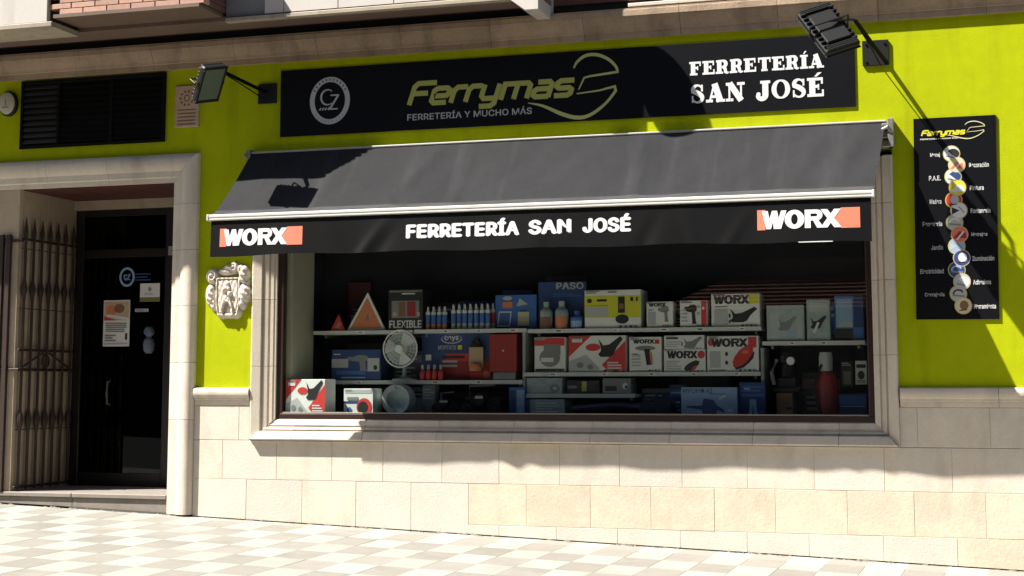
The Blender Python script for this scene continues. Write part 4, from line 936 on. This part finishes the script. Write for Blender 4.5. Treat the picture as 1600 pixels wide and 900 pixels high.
carton('saw_carton', 'pale blue carton with a dark chainsaw on the window floor', 'box', -2.42, -1.965, -.252, -.02, .40, .25, PBLUE, [('t', NAVY, 'HYUNDAI', .03, .80, .56, .95, .012), ('p', NAVY, fit(SAW, .10, .06, .78, .62)), ('s', WHITE, [(.68, .60), (.80, .72)], .018), ('e', WHITE, .88, .2, .05, .06), ('l', BLUE, .5, .74, .8, .8, 1)])
carton('sprayer_carton', 'navy carton with a small white picture on the lower left shelf', 'box', -5.55, -5.09, .039, .31, .50, .28, NAVY, [('r', LGREY, .0, .42, .34, .70), ('l', WHITE, .04, .82, .24, .88, 1), ('p', GREY, fit(DRILL, .30, .30, .75, .85)), ('r', LGREY, .74, .30, .98, .72), ('e', BLK, .9, .42, .04, .08), ('r', BLUE, .1, .2, .7, .32), ('l', PBLUE, .2, .06, .7, .14, 1)])
carton('flexible_carton', 'dark see-through display carton of hoses with white lettering on the upper left shelf', 'display box', -5.02, -4.70, .473, .83, .50, .25, BLK, [('r', GREY, .03, .93, .97, .97), ('t', WHITE, 'FLEXIBLE', .04, .06, .96, .24, .02), ('r', GREY, .10, .30, .90, .72), ('r', BROWN, .3, .34, .5, .70), ('r', DRED, .55, .34, .80, .70), ('l', WHITE, .4, .86, .78, .92, 1), ('r', TAN, .14, .34, .24, .44), ('r', TAN, .84, .34, .92, .44)])
def standee(name, label, cat, x0, x1, z0, z1, y, m, prints):
    s = MB(); s.cbox(x0, x1, y, y+.012, z0+.001, z1, .002); s.cbox(x0, x1, y+.013, y+.12, z0+.001, z0+.03, .003); o = s.build(name, m, None, loc=((x0+x1)/2, y, z0+.001)); tag(o, label, cat); decorate(o, x0, x1, z0, z1, y, prints); return o
standee('display_stand', 'blue display card with a square emblem and a paint can on the upper shelf', 'display', -4.07, -3.70, .475, .77, .60, BLUE, [('r', NAVY, 0, .0, 1, .06), ('p', WHITE, [(.05, .08), (.36, .08), (.40, .52), (.09, .52)]), ('p', BLUE, [(.08, .12), (.34, .12), (.37, .48), (.11, .48)]), ('r', CREAM, .55, .10, .82, .50), ('r', LGREY, .55, .28, .82, .36), ('r', NAVY, .6, .50, .76, .56), ('r', ORANGE, .18, .62, .42, .80), ('e', LGREY, .3, .9, .12, .06), ('p', LGREY, [(.52, .66), (.8, .72), (.6, .9)])])
standee('display_stand', 'dark navy display card with pale block lettering beside the yellow carton', 'display', -3.69, -3.265, .467, .875, .62, NAVY, [('t', LGREY, 'PASO', .38, .84, .94, .98, .03), ('r', BLUE, .0, .0, 1, .09), ('r', PBLUE, .2, .02, .7, .07), ('l', BLUE, .3, .68, .9, .76, 2)])
for i, (a, b, zt, m) in enumerate(((-3.655, -3.545, .70, GREY), (-3.52, -3.405, .705, LGREY), (-3.385, -3.275, .62, BLUE))):
    s = MB(); cx = (a+b)/2; r = (b-a)/2; hgt = zt-.468
    s.lathe((cx, .55, .468), [(r*.9, 0), (r, .01), (r, hgt*.62), (r*.8, hgt*.72), (r*.45, hgt*.8), (r*.45, hgt)], 14)
    o = s.build('paste_jar', CLEARP if i < 2 else m, None, smooth=True, loc=(cx, .55, .468))
    tag(o, ('clear jar with brown label, left of two before the navy card', 'clear jar with orange label, right of two before the navy card', 'short blue tub at the right foot of the navy card')[i], 'jar', 'jars before the navy display card')
    s = MB(); n = 10; m2 = (BROWN, ORANGE, PBLUE)[i]
    vs = [(cx+(r+.001)*math.cos(rad(-150+120*k/n)), .55+(r+.001)*math.sin(rad(-150+120*k/n)), z) for z in (.48, .468+hgt*.45) for k in range(n+1)]
    s.add(vs, [(k, k+1, n+2+k, n+1+k) for k in range(n)]); s.build('jar_label', m2, o)
ce = standee('display_stand', 'navy and red glue display with an oval badge on the lower left shelf', 'display', -4.75, -4.11, .039, .455, .62, NAVY, [('r', DRED, .28, .0, 1., .44), ('r', RED, .34, .40, .72, .56), ('e', LGREY, .43, .86, .15, .10), ('e', NAVY, .43, .87, .135, .085), ('t', WHITE, 'ceys', .33, .81, .53, .92, .03), ('t', LGREY, 'MONTACK', .24, .64, .50, .73, .03), ('r', YEL, .52, .64, .58, .73), ('r', BLK, .30, .46, .62, .51), ('l', LGREY, .30, .26, .54, .44, 2), ('r', RED, .70, .04, .95, .16), ('r', WHITE, .06, .42, .14, .54), ('e', SALMON, .93, .12, .05, .08)])
s = MB(); s.cbox(-4.305, -4.175, .585, .60, .15, .325, .004); o = s.build('glue_pack', TAN, None, loc=(-4.24, .59, .15)); tag(o, 'tan glue blister pack hung on the red and navy glue display', 'pack')
s = MB(); s.lathe((-4.24, .585, .325), [(.05, 0), (.045, .03), (.028, .05), (.028, .085), (.012, .09)], 12, m=BLK); s.lathe((-4.24, .578, .15), [(.055, -.03), (.06, 0), (.05, .03)], 12, m=ORANGE); s.build('cap', None, o)
RB = 'small red glue bottles on the lower left shelf'
s = MB(); s.lathe((0, 0, 0), [(.022, 0), (.024, .005), (.024, .07), (.012, .085), (.012, .10)], 12, m=RED); s.lathe((0, 0, .10), [(.013, 0), (.011, .035)], 10, m=LGREY); o = s.build('glue_bottle', None, None, smooth=True); gm = o.data; bpy.data.objects.remove(o)
for i in range(4):
    o = bpy.data.objects.new('glue_bottle', gm); C.objects.link(o); o.location = (-4.71+.056*i, .53, .039); tag(o, 'small red glue bottle in the row before the navy glue display', 'bottle', RB)
TB = 'sealant tubes on the upper left shelf'
def tube_set(n, x0, dx, y, body, cap, label, h=.2):
    s = MB(); s.lathe((0, 0, 0), [(.021, 0), (.021, h*.25)], 12, m=body); s.lathe((0, 0, h*.25), [(.0211, 0), (.0211, h*.4)], 12, m=cap); s.lathe((0, 0, h*.65), [(.021, 0), (.021, h*.12), (.012, h*.16), (.008, h*.35)], 12, m=WHITE)
    o = s.build('sealant_tube', None, None, smooth=True); me = o.data; bpy.data.objects.remove(o)
    for i in range(n):
        o = bpy.data.objects.new('sealant_tube', me); C.objects.link(o); o.location = (x0+dx*i, y+random.uniform(-.004, .004), .475); tag(o, label, 'tube', TB)
tube_set(4, -4.665, .052, .54, ORANGE, BLUE, 'orange and blue sealant tube at the left of the tube row', .2)
tube_set(7, -4.43, .052, .54, LGREY, BLUE, 'grey sealant tube with blue band and white nozzle in the tube row', .215)
tube_set(7, -4.41, .052, .62, WHITE, RED, 'white sealant tube with red band in the back tube row', .225)
s = MB(); s.cbox(-4.09, -3.85, .50, .72, .11, .43, .004); o = s.build('red_metal_box', DRED, None, loc=(-3.97, .6, .04)); tag(o, 'plain dark red metal letter box on the lower left shelf', 'letter box')
s = MB(); s.cbox(-4.06, -3.86, .50, .70, .039, .108, .004); s.build('base', GREY, o); s = MB(); s.lathe((0, 0, 0), [(.008, 0), (.008, .006)], 10, T=lambda p: Vector((-3.967+p.x, .4985-p.z, .29+p.y))); s.build('lock', ALU, o)
# warning triangles
def tri(label, x0, x1, z0, z1, y, edge):
    T3 = thing('warning_triangle', label, 'road sign', ((x0+x1)/2, y, z0), 'triangular signs on the upper left shelf'); cx = (x0+x1)/2
    s = MB(); s.prism([(x0, z0), (x1, z0), (cx+.01, z1)], y, y+.02); s.build('plate', edge, T3)
    s = MB(); k = .80; cz = z0+(z1-z0)*.33; s.flat([(cx+(px-cx)*k, cz+(pz-cz)*k) for px, pz in ((x0, z0), (x1, z0), (cx+.01, z1))], y-.002, ORANGE if edge is not RED else RED)
    s.flat([(cx-.02*k, cz-.02), (cx+.03, cz-.03), (cx+.02, cz+.05)], y-.003, GREY); s.stroke([(cx-.06*(x1-x0)/.37, cz-.05*(x1-x0)/.37), (cx+.10*(x1-x0)/.37, cz+.02)], .012, y-.0035, SALMON); s.build('print', None, T3, fix=False)
tri('large red triangular sign with white edge on the upper left shelf', -5.42, -5.05, .473, .81, .52, SHELF)
tri('small red triangular sign at the left end of the upper shelf', -5.57, -5.43, .473, .62, .50, RED)
# desk fan
Fa = thing('desk_fan', 'pale round desk fan standing on the lower left shelf', 'fan', (-4.89, .42+.1, .039)); fc = Vector((-4.895, .47, .315))
s = MB(); s.lathe((-4.88, .54, .039), [(.11, 0), (.11, .015), (.03, .03), (.018, .05), (.018, .22)], 18); s.build('stand', CLEARP, Fa, smooth=True)
s = MB(); s.tube([(fc.x+.155*math.cos(t*math.pi/16), fc.y, fc.z+.16*math.sin(t*math.pi/16)) for t in range(33)], .007, 6)
for rr in (.13, .10, .07): s.tube([(fc.x+rr*math.cos(t*math.pi/12), fc.y-.03*(1-rr/.16), fc.z+rr*1.03*math.sin(t*math.pi/12)) for t in range(25)], .0022, 4)
for k in range(24):
    a = k*math.pi/12; s.tube([(fc.x+.03*math.cos(a), fc.y-.03, fc.z+.03*math.sin(a)), (fc.x+.155*math.cos(a), fc.y, fc.z+.16*math.sin(a))], .0018, 4)
s.build('guard', SHELF, Fa)
s = MB(); s.lathe((0, 0, 0), [(.145, 0), (.14, .006)], 24, T=lambda p: Vector((fc.x+p.x, fc.y+.045+p.z, fc.z+p.y*1.03))); s.build('back_guard', CLEARP, Fa)
s = MB(); s.lathe((0, 0, 0), [(.038, 0), (.038, .02), (.03, .03)], 16, T=lambda p: Vector((fc.x+p.x, fc.y-.01-p.z, fc.z+p.y))); s.lathe((0, 0, 0), [(.05, 0), (.045, .09)], 16, T=lambda p: Vector((fc.x+p.x, fc.y+.02+p.z, fc.z+p.y))); s.build('motor', SHELF, Fa, smooth=True)
for k in range(3):
    a0 = k*2*math.pi/3+.4; s = MB(); pts = []
    for i in range(9):
        t = i/8; a = a0+.95*t
        for r in (.03, .14): pts.append((fc.x+r*math.cos(a), fc.y+.02-.03*t, fc.z+r*math.sin(a)))
    s.add(pts, [(2*i, 2*i+1, 2*i+3, 2*i+2) for i in range(8)]); s.build('blade', SHELF, Fa, fix=False, smooth=True)
# things on the window floor
T5 = thing('cable_drum', 'round clear tub with a pale label band on the window floor', 'tub', (-4.865, .40, -.252))
s = MB(); Td = lambda p: Vector((-4.865+p.x, .30+p.z, -.122+p.y)); s.lathe((0, 0, 0), [(.07, .03), (.125, .0), (.13, .01), (.13, .14), (.10, .16)], 24, T=Td); s.build('tub', CLEARP, T5, smooth=True)
s = MB(); s.stroke(arc(-4.865, -.122, .105, .105, 95, 265, 14), .045, .2985, LGREY); s.build('label_band', LGREY, T5, fix=False)
for x0, x1, z1, lab in ((-4.70, -4.58, .0, 'grey panel pack standing on the window floor beside the clear tub'),):
    carton('grey_pack', lab, 'box', x0, x1, -.252, z1, .5, .1, GREY, [('l', LGREY, .1, .5, .9, .9, 4)])
def machine(label, x0, x1, z0, z1, y, m1, m2, seed):
    rnd = random.Random(seed); T6 = thing('garden_machine', label, 'machine', ((x0+x1)/2, y+.1, z0), 'dark machines on the window floor'); w = x1-x0; h = z1-z0
    s = MB(); s.cbox(x0+.02, x1-.02, y, y+.2, z0+.05, z0+h*.62, .02); s.lathe((0, 0, 0), [(h*.22, 0), (h*.24, .05), (h*.18, .12)], 16, T=lambda p: Vector(((x0+x1)/2+p.x, y-p.z+.04, z0+h*.5+p.y))); s.build('body', m1, T6, smooth=True)
    for sx in (x0+.05, x1-.05):
        s = MB(); s.lathe((0, 0, 0), [(.052, -.02), (.055, 0), (.052, .02)], 16, T=lambda p: Vector((sx+p.x, y-.02+p.z, z0+.055+p.y))); s.lathe((0, 0, 0), [(.022, -.024), (.022, .024)], 12, m=None, T=lambda p: Vector((sx+p.x, y-.022+p.z, z0+.055+p.y))); s.build('wheel', BLACKM, T6, smooth=True)
    s = MB(); s.tube([(x0+.04, y+.1, z0+h*.5), (x0+.02, y+.14, z1-.01), (x1-.1, y+.14, z1)], .010, 8); s.build('handle', m2, T6, smooth=True)
    s = MB(); s.flat([((x0+x1)/2-.03, z0+h*.55), ((x0+x1)/2+.04, z0+h*.55), ((x0+x1)/2+.04, z0+h*.64), ((x0+x1)/2-.03, z0+h*.64)], y-.085, LGREY); s.build('badge', LGREY, T6, fix=False)
machine('low dark wheeled machine left of the taller one on the window floor', -4.57, -4.33, -.252, -.06, .42, BLACKM, GREY, 1)
machine('dark machine with raised handle in the middle of the window floor', -4.31, -3.96, -.252, .0, .42, BLACKM, GREY, 2)
carton('blue_canister', 'slim blue pack standing right of the dark machines', 'box', -3.90, -3.76, -.252, -.02, .45, .12, BLUE, [('r', PBLUE, .5, .1, .95, .9), ('r', NAVY, .05, .1, .4, .9)])
carton('grey_carton', 'milky grey carton at the left end of the short low shelf', 'box', -3.76, -3.45, -.075, .06, .50, .25, CLEARP, [('l', LGREY, .1, .5, .6, .8, 2), ('e', GREY, .8, .35, .14, .25), ('e', LGREY, .8, .35, .07, .12)])
carton('tool_case', 'dark tool case with an olive mark on the short low shelf', 'box', -3.41, -3.13, -.075, .04, .52, .22, BLK, [('r', OLIVE, .45, .2, .6, .9), ('r', GREY, .02, .4, .3, .6)])
carton('tool_case', 'grey tool case at the right end of the short low shelf', 'box', -3.10, -2.86, -.075, .055, .50, .22, GREY, [('e', WHITE, .8, .5, .1, .2), ('r', BLK, .1, .2, .5, .5), ('e', BLK, .84, .45, .05, .1)])
carton('flat_carton', 'flat pale carton with text lines on the window floor under the short shelf', 'box', -3.75, -3.42, -.252, -.12, .46, .25, CLEARP, [('l', WHITE, .25, .15, .85, .85, 4), ('r', NAVY, .0, .0, .1, 1)])
s = MB(); s.tube([(-3.36, .5, -.20), (-3.0, .5, -.17), (-2.7, .5, -.19)], .035, 10); s.cbox(-2.78, -2.50, .44, .60, -.251, -.13, .02); s.tube([(-2.70, .5, -.15), (-2.62, .5, -.06), (-2.5, .5, -.14)], .012, 8)
tag(s.build('leaf_blower', mat('dark blue plastic', (.02, .025, .05), .4), None, smooth=True, loc=(-2.9, .5, -.252)), 'dark blue leaf blower lying on the window floor left of the chainsaw carton', 'leaf blower')
carton('workwear_display', 'navy display card with pale trousers picture right of the chainsaw carton', 'display', -1.955, -1.745, -.252, .02, .45, .06, NAVY, [('p', PBLUE, [(.40, .5), (.64, .5), (.68, .02), (.56, .02), (.52, .34), (.47, .02), (.36, .02)]), ('r', BLUE, .1, .58, .95, .66), ('e', PBLUE, .3, .8, .12, .06), ('l', BLUE, .1, .7, .9, .92, 2)])
GB = 'clear blister packs on the right shelf'
carton('blister_pack', 'wide milky blister pack on the right shelf', 'pack', -1.73, -1.43, .346, .64, .50, .12, CLEARP, [('r', LGREY, .1, .1, .35, .8), ('p', GREY, fit(GRIND, .3, .3, .8, .7)), ('e', PBLUE, .6, .2, .08, .1), ('r', LGREY, .8, .1, .95, .7)], GB)
carton('blister_pack', 'narrow milky blister pack with a dark tool on the right shelf', 'pack', -1.41, -1.225, .346, .68, .50, .12, CLEARP, [('p', BLK, fit(GRIND, .15, .3, .85, .62)), ('r', LGREY, .1, .7, .9, .92), ('s', WHITE, [(.3, .2), (.5, .45)], .02)], GB)
carton('blue_carton', 'blue carton with pale blue front at the right end of the right shelf', 'box', -1.19, -.965, .346, .71, .52, .2, BLUE, [('r', PBLUE, .05, .3, .62, .92), ('p', LGREY, [(.05, .3), (.62, .3), (.62, .4), (.3, .45)]), ('r', BLK, .0, .0, .62, .27), ('r', NAVY, .66, .3, 1, 1)])
T7 = thing('bench_grinder', 'dark bench machine with a white cap near the right window corner', 'machine', (-1.58, .55, -.03))
s = MB(); s.cbox(-1.66, -1.50, .5, .66, -.02, .06, .01); s.lathe((-1.58, .58, .06), [(.05, 0), (.05, .1), (.07, .12), (.07, .17), (.03, .2)], 14); s.build('body', BLACKM, T7, smooth=True)
s = MB(); s.lathe((0, 0, 0), [(.035, 0), (.03, .03)], 14, T=lambda p: Vector((-1.545+p.x, .505-p.z, .19+p.y))); s.build('cap', SHELF, T7, smooth=True); s = MB(); s.tube([(-1.66, .54, .2), (-1.70, .5, .1), (-1.68, .5, .0)], .016, 8); s.build('hose', GREY, T7, smooth=True)
s = MB(); s.cbox(-1.69, -1.47, .49, .72, -.06, -.022, .004); s.build('stand', BLACKM, T7)
carton('brown_carton', 'brown cardboard carton on the floor under the bench machine', 'box', -1.665, -1.535, -.252, -.065, .50, .2, mat('cardboard', (.24, .13, .07), .8), [('r', BLK, .55, .3, .95, .4), ('l', BROWN, .1, .5, .8, .8, 2)])
T8 = thing('vacuum_flask', 'tall dark red sprayer with a grey head standing near the right window edge', 'sprayer', (-1.26, .55, -.252))
s = MB(); s.lathe((-1.26, .53, -.252), [(.07, 0), (.085, .03), (.085, .28), (.07, .33), (.05, .36)], 18); s.build('tank', DRED, T8, smooth=True)
s = MB(); s.lathe((-1.27, .53, .108), [(.05, 0), (.055, .03), (.055, .11), (.045, .15)], 16); s.build('head', LGREY, T8, smooth=True)
s = MB(); s.tube([(-1.30, .48, .16), (-1.36, .46, .0), (-1.33, .46, -.2), (-1.30, .46, -.24)], .010, 8); s.build('hose', BLACKM, T8, smooth=True)
carton('small_pack', 'narrow dark hanging pack, left of two under the right shelf', 'pack', -1.16, -1.065, -.02, .19, .60, .06, BLK, [('l', LGREY, .1, .8, .9, .95, 2), ('r', GREY, .2, .1, .8, .6)])
carton('small_pack', 'narrow white hanging pack, right of two under the right shelf', 'pack', -1.045, -.955, -.0, .19, .58, .06, CARTON, [('r', BLK, .1, .7, .9, .85), ('e', BLK, .5, .4, .3, .18), ('l', GREY, .1, .08, .9, .2, 2)])
carton('blue_case', 'low blue case on the floor in the right window corner', 'box', -1.17, -.96, -.252, -.07, .50, .22, NAVY, [('r', BLUE, .0, .5, 1, .9), ('r', PBLUE, .05, .42, .95, .47)])
# second rows: stock standing behind the front goods
BKG = 'stock behind the front row'
def back(label, x0, x1, z0, z1, m, prints, y=.70, d=.14, name='stock_box', cat='box'): return carton(name, label, cat, x0, x1, z0, z1, y, d, m, prints, BKG)
stripe = lambda m1, m2: [('r', m1, 0, .62, 1, .85), ('l', m2, .1, .68, .9, .8, 1), ('l', LGREY, .1, .1, .8, .5, 3)]
back('dim dark red pack hanging above the small triangle', -5.58, -5.36, .60, .93, mat('dim red pack', (.10, .02, .018), .6), [('l', GREY, .2, .1, .8, .3, 2)], y=.92, d=.03, name='hanging_pack', cat='pack')
back('grey carton half hidden behind the two triangular signs', -5.46, -5.22, .473, .62, GREY, [('l', LGREY, .1, .3, .9, .8, 2)])
back('black carton behind the orange tubes', -4.69, -4.46, .475, .72, BLK, stripe(NAVY, LGREY))
back('navy carton behind the grey tubes', -4.44, -4.10, .475, .73, NAVY, stripe(BLUE, LGREY), y=.72)
back('dark blue carton behind the paint can display card', -4.05, -3.78, .475, .82, NAVY, stripe(DRED, LGREY), y=.74)
back('dark carton with grey stripe behind the lettered navy card', -3.66, -3.30, .467, .93, BLK, stripe(GREY, LGREY), y=.76)
back('dark red carton in the gap left of the small drill carton', -2.86, -2.66, .467, .66, DRED, stripe(BLK, LGREY))
back('black carton behind the two small drill cartons', -2.58, -2.28, .467, .65, BLK, stripe(GREY, ORANGE))
back('brown carton between the strip carton and the grinder carton', -2.26, -2.14, .467, .63, BROWN, stripe(BLK, LGREY))
back('black carton behind the navy carton of the lower left shelf', -5.52, -5.2, .039, .37, BLK, stripe(NAVY, GREY), y=.80, d=.05)
back('grey blue carton behind the desk fan', -5.07, -4.78, .039, .30, mat('dull blue carton', (.07, .09, .12), .6), stripe(GREY, LGREY), y=.74, d=.1)
back('white carton peeping out behind the red metal letter box', -3.87, -3.795, .039, .40, LGREY, [('l', GREY, .1, .2, .9, .8, 4)], y=.70)
back('dark carton in the gap beside the planer carton', -3.46, -3.36, .103, .33, BLK, stripe(RED, LGREY))
back('navy carton behind the upright heat gun carton', -2.95, -2.80, .103, .36, NAVY, stripe(LGREY, RED), y=.78, d=.06)
back('dark green carton on the floor behind the saw carton', -5.30, -5.06, -.252, -.01, mat('dark green carton', (.02, .05, .035), .6), stripe(BLK, LGREY), y=.6)
back('white box with blue band behind the clear tub', -4.98, -4.72, -.252, -.02, LGREY, stripe(BLUE, WHITE), y=.62)
back('brown crate behind the dark machines', -4.60, -4.05, -.252, -.06, mat('brown crate', (.06, .035, .022), .8), [('l', BLK, 0, .1, 1, .9, 4)], y=.72)
back('pale carton under the middle shelf beside the leaf blower', -2.80, -2.56, -.252, -.03, GREY, stripe(NAVY, LGREY), y=.66)
back('dark blue carton left of the pale chainsaw carton', -2.56, -2.44, -.252, -.0, NAVY, stripe(BLUE, LGREY), y=.62)
back('black carton behind the tall dark red sprayer', -1.48, -1.18, -.252, .10, BLK, stripe(GREY, RED), y=.72)
back('navy carton behind the wide milky pack', -1.72, -1.48, .346, .60, NAVY, stripe(BLUE, WHITE))
back('blue hanging pack between the milky packs and the blue carton', -1.235, -1.195, .40, .66, BLUE, [('l', WHITE, .1, .5, .9, .9, 2)], y=.60, d=.03, name='hanging_pack', cat='pack')
for k, (x, z) in enumerate([(-5.3, .472), (-4.95, .472), (-4.5, .474), (-4.2, .474), (-3.9, .474), (-3.5, .466), (-3.0, .466), (-2.6, .466), (-2.3, .466), (-1.95, .466), (-1.55, .345), (-1.3, .345), (-5.3, .038), (-4.6, .038), (-4.2, .038), (-3.55, .102), (-3.1, .102), (-2.7, .102), (-2.35, .102), (-2.0, .102)]):
    sh = min((o for o in C.objects if o.name.startswith('display_shelf')), key=lambda o: abs(o.location.z+.026-z)*9+max(0, abs(o.location.x-x)-.9))
    t_ = MB(); w_ = random.choice((.05, .07)); t_.cbox(x, x+w_, .4715, .4738, z-.027, z+.001, .0005, CARTON); t_.flat([(x+.008, z-.02), (x+w_*.7, z-.02), (x+w_*.7, z-.008), (x+.008, z-.008)], .4712, (GREY, RED, BLK)[k % 3]); t_.build('price_tag', None, sh, fix=False)
for k, (lx, lab) in enumerate(((-1.305, 'lit white tube light hanging below the valance, inside the right part of the window'),)):
    lz = 1.125 if k == 0 else 1.20
    Lm = thing('hanging_light', lab, 'lamp', (lx, .3, lz))
    s = MB(); s.cbox(lx-.135, lx+.135, .285, .315, lz, lz+.018, .004); s.build('tube', LAMPW, Lm); s = MB(); s.cbox(lx-.145, lx+.145, .28, .32, lz+.0205, lz+.045, .004); s.tube([(lx, .3, lz+.045), (lx, .3, 1.778)], .004, 6); s.build('housing', BLACKM, Lm)

# ------------------------------------------------------------------ across the street: seen only as reflections in the glass
H = thing('old_house', 'low old house with a red tiled roof reflected in the shop window', 'house', (-1.5, -21, gz(-1.5, -21)))
s = MB(); s.box(-6, 6, -24, -18.6, -2.2, 1.5); s.build('wall', HOUSE, H)
s = MB(); N_ = 90
NR = 22
for r in range(NR):                                         # stepped courses of tiles
    a, b = r/NR, (r+1)/NR; P_ = lambda t, e: (-6.4+3.2*t, 6.4-3.2*t, -18.2-3.1*t, 1.45+1.85*t+e)
    xa, xb, ya, za = P_(a, .045); xc, xd, yc, zc = P_(b, .0)
    s.add([(xa, ya, za-.06), (xb, ya, za-.06), (xb, ya, za), (xa, ya, za), (xc, yc, zc), (xd, yc, zc)], [(0, 1, 2, 3), (3, 2, 5, 4)])
for sx in (-1, 1): s.add([(6.4*sx, -18.2, 1.40), (3.2*sx, -21.3, 3.25), (6.4*sx, -24.4, 1.4)], [(0, 1, 2)])
s.add([(-6.4, -24.4, 1.4), (6.4, -24.4, 1.4), (3.2, -21.3, 3.25), (-3.2, -21.3, 3.25)], [(0, 1, 2, 3)])
s.build('roof', ROOFT, H)
for x in (-4.5, -1.5, 1.5, 4.5):
    s = MB(); s.box(x-.5, x+.5, -18.62, -18.58, -.8, .8); s.build('window', BLACK, H)
K = thing('apartment_block', 'tall brown apartment block across the street reflected in the shop window', 'building', (-7, -31, gz(-7, -31)))
s = MB(); s.box(-60, 45, -36, -26, -5, 20); s.build('wall', HOUSED, K)
for r in range(4):
    for k in range(12):
        s = MB(); s.box(-36+4.6*k, -34.2+4.6*k, -26.03, -25.98, 1+2.8*r, 2.5+2.8*r); s.build('window', BLACK, K)
